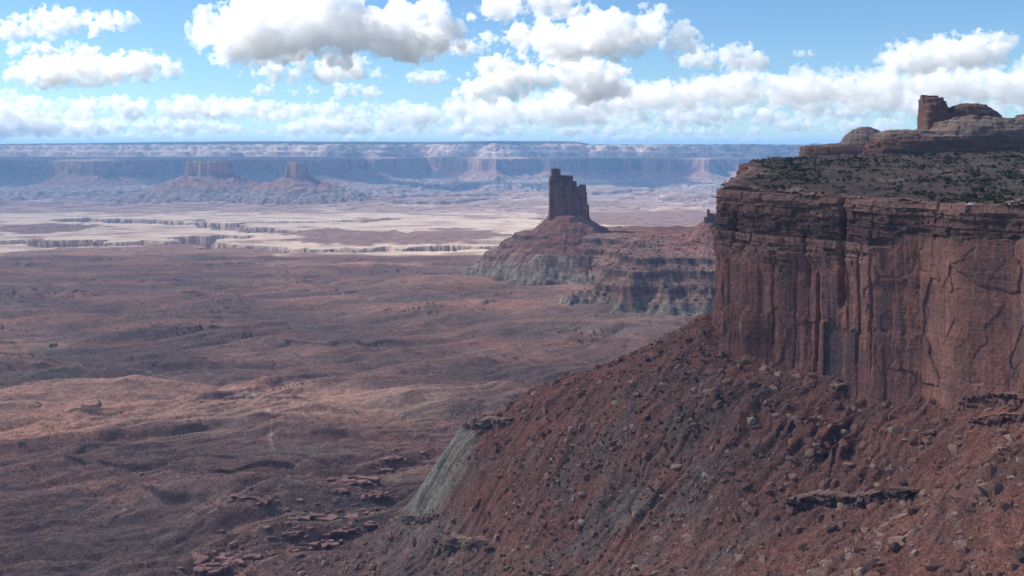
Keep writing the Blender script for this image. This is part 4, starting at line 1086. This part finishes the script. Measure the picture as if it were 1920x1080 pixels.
# the packed bands toward the horizon
FARC = [(-60,120,170,252,30000),(60,480,172,226,30000),(300,560,178,222,34000),(-80,220,205,256,38000),(140,460,214,250,42000),(480,760,186,226,30000),(700,1000,176,232,30000),(520,900,205,250,40000),(860,1180,168,236,28000),(980,1330,150,212,25000),(1140,1420,140,200,24000),(1280,1640,118,186,22000),(1400,1720,128,206,25000),(1560,1960,112,184,22000),(1700,2100,104,196,24000),(1480,2000,168,222,32000),(-60,400,240,266,60000),(500,1000,244,268,62000),(1000,1500,246,268,64000),(1060,1480,184,232,36000),(1180,1700,208,246,45000),(700,1200,222,254,50000),(60,600,236,256,55000),(1050,1560,232,256,60000)]
for i, (a, b, t_, bb_, d) in enumerate(FARC): cloud(a, b, t_, bb_, d, 60+i, None, 'RAW', n=24, pxm=2.2)
with ThreadPoolExecutor(4) as ex: RES = list(ex.map(lambda j: cloud_geo(*j[0], **j[1]), JOBS))
cs, qs, nb = [], [], 0
for co, q, c, mat, label in RES:
    if label == 'RAW': cs.append(co + c); qs.append(q + nb); nb += len(co)
    else: link('cloud', new_mesh('cloud', co, q, [mat]), loc=c, label=label, cat='cloud', group='separate cumulus clouds')
link('clouds', new_mesh('clouds', np.concatenate(cs), np.concatenate(qs), [M['cloud_far']]), label='packed rows of small white clouds reaching down to the horizon', cat='clouds', kind='stuff')
print('clouds', nb, time.time()-_T0)
# the cloud overhead whose shadow covers the near valley, the tower and the mesa
ZC = 1700.0
def over(g, zg=-370.): k = (ZC-zg)/SUN[2]; return (g[0]+SUN[0]*k, g[1]+SUN[1]*k)
h = 36.
x = np.arange(-5600, 1500, h); y = np.arange(-1500, 5600, h); hz = 15.; z = np.arange(-110, 170, hz)
X, Y, Z = [a.astype(np.float32) for a in np.meshgrid(x, y, z, indexing='ij')]
outline = [over(g) for g in ((-3600,-600),(1500,-600),(1900,900),(1500,3000),(900,3560),(300,3760),(-600,3700),(-1500,3640),(-2600,3500),(-3600,3000))]
sd2 = polysdf(X[:,:,0], Y[:,:,0], outline) + 130*fbm2(X[:,:,0]/500, Y[:,:,0]/500, 4, 901)
HOLES = [(FL(370,750,-366.),(300,95)),(FL(60,778,-366.),(330,95)),(FL(20,650,-366.),(90,70)),(FL(640,496,-380.),(230,60))]
for g, (rx, ry) in HOLES:
    cx, cy_ = over(g)
    rr = np.hypot((X[:,:,0]-cx)/rx, (Y[:,:,0]-cy_)/ry)
    sd2 = np.minimum(sd2, (rr-1)*min(rx,ry)*1.6 + 50*fbm2(X[:,:,0]/160, Y[:,:,0]/160, 3, 905))
th = np.minimum(np.clip(sd2, -300, 120), np.interp(Y[:,:,0], [2250,2900], [120,62]) - 28*sstep(-2050,-2350,X[:,:,0])*sstep(2700,2400,Y[:,:,0]))[:,:,None]
S = np.minimum(th*.5 - np.abs(Z - 20)*1.0 + 26*fbm3(X/240, Y/240, Z/120, 4, 911), (Z+45))
for ax in range(3):
    sl = [slice(None)]*3; sl[ax] = 0; S[tuple(sl)] = -1; sl[ax] = -1; S[tuple(sl)] = -1
co, q = surface_nets(S, np.array([x[0], y[0], z[0]]), np.array([h, h, hz]))
link('cloud', new_mesh('overhead_cloud', co + np.array([0,0,ZC]), q, [M['cloud_over']]), label='wide grey cloud overhead that shades the near valley', cat='cloud')
print('over', len(co), time.time()-_T0)
ZD = 2050.  # unseen cloud added above the frame to put the far cliffs in shade
def over2(g, zg=-200.): k = (ZD-zg)/SUN[2]; return (g[0]+SUN[0]*k, g[1]+SUN[1]*k)
h = 70.
x = np.arange(-13000, 4500, h); y = np.arange(8000, 12900, h); z = np.arange(-150, 420, 50.)
X, Y, Z = [a.astype(np.float32) for a in np.meshgrid(x, y, z, indexing='ij')]
outline = [over2(XY(a, d)) for a, d in ((-300,8900),(300,8950),(720,9500),(1150,9900),(1500,9500),(1800,9800),(1800,11700),(900,11900),(-300,11700))]
sd2 = polysdf(X[:,:,0], Y[:,:,0], outline) + 420*fbm2(X[:,:,0]/1300, Y[:,:,0]/900, 4, 931)
for p, d_, rx, ry in ((140,9150,300,260),(920,10700,520,500),(1330,10300,380,420),(740,11000,260,300)):
    cx, cy_ = over2(XY(p, d_)); sd2 = np.minimum(sd2, (np.hypot((X[:,:,0]-cx)/rx, (Y[:,:,0]-cy_)/ry)-1)*min(rx,ry) + 80*fbm2(X[:,:,0]/300, Y[:,:,0]/300, 3, 935))
th = np.clip(sd2, -400, 420)[:,:,None]
S = np.minimum(th*.6 - np.abs(Z-60 - .15*np.maximum(th,0)) + 60*fbm3(X/400, Y/400, Z/300, 4, 941), (Z+40))
for ax in range(3):
    sl = [slice(None)]*3; sl[ax] = 0; S[tuple(sl)] = -1; sl[ax] = -1; S[tuple(sl)] = -1
co, q = surface_nets(S, np.array([x[0], y[0], z[0]]), np.array([h, h, 50.]))
link('cloud', new_mesh('added_shade_cloud', co + np.array([0,0,ZD]), q, [M['cloud_shade']]), label='unseen wide cloud added high over the distant cliff wall to shade it', cat='cloud')
# ================================================================ haze
bm = bmesh.new(); bmesh.ops.create_cube(bm, size=1.0, matrix=__import__('mathutils').Matrix.Translation((0,15500,-165)) @ __import__('mathutils').Matrix.Diagonal((60000,37000,700,1)))
me = bpy.data.meshes.new('haze'); bm.to_mesh(me); bm.free()
t = NT('haze_air')
v = t.n('ShaderNodeVolumePrincipled', {'Color':HAZE_COLOR, 'Density':HAZE_DENSITY, 'Anisotropy':0.0})
me.materials.append(t.out(None, v.outputs[0]))
link('haze', me, label='pale blue air filling the whole valley', cat='haze', kind='stuff')
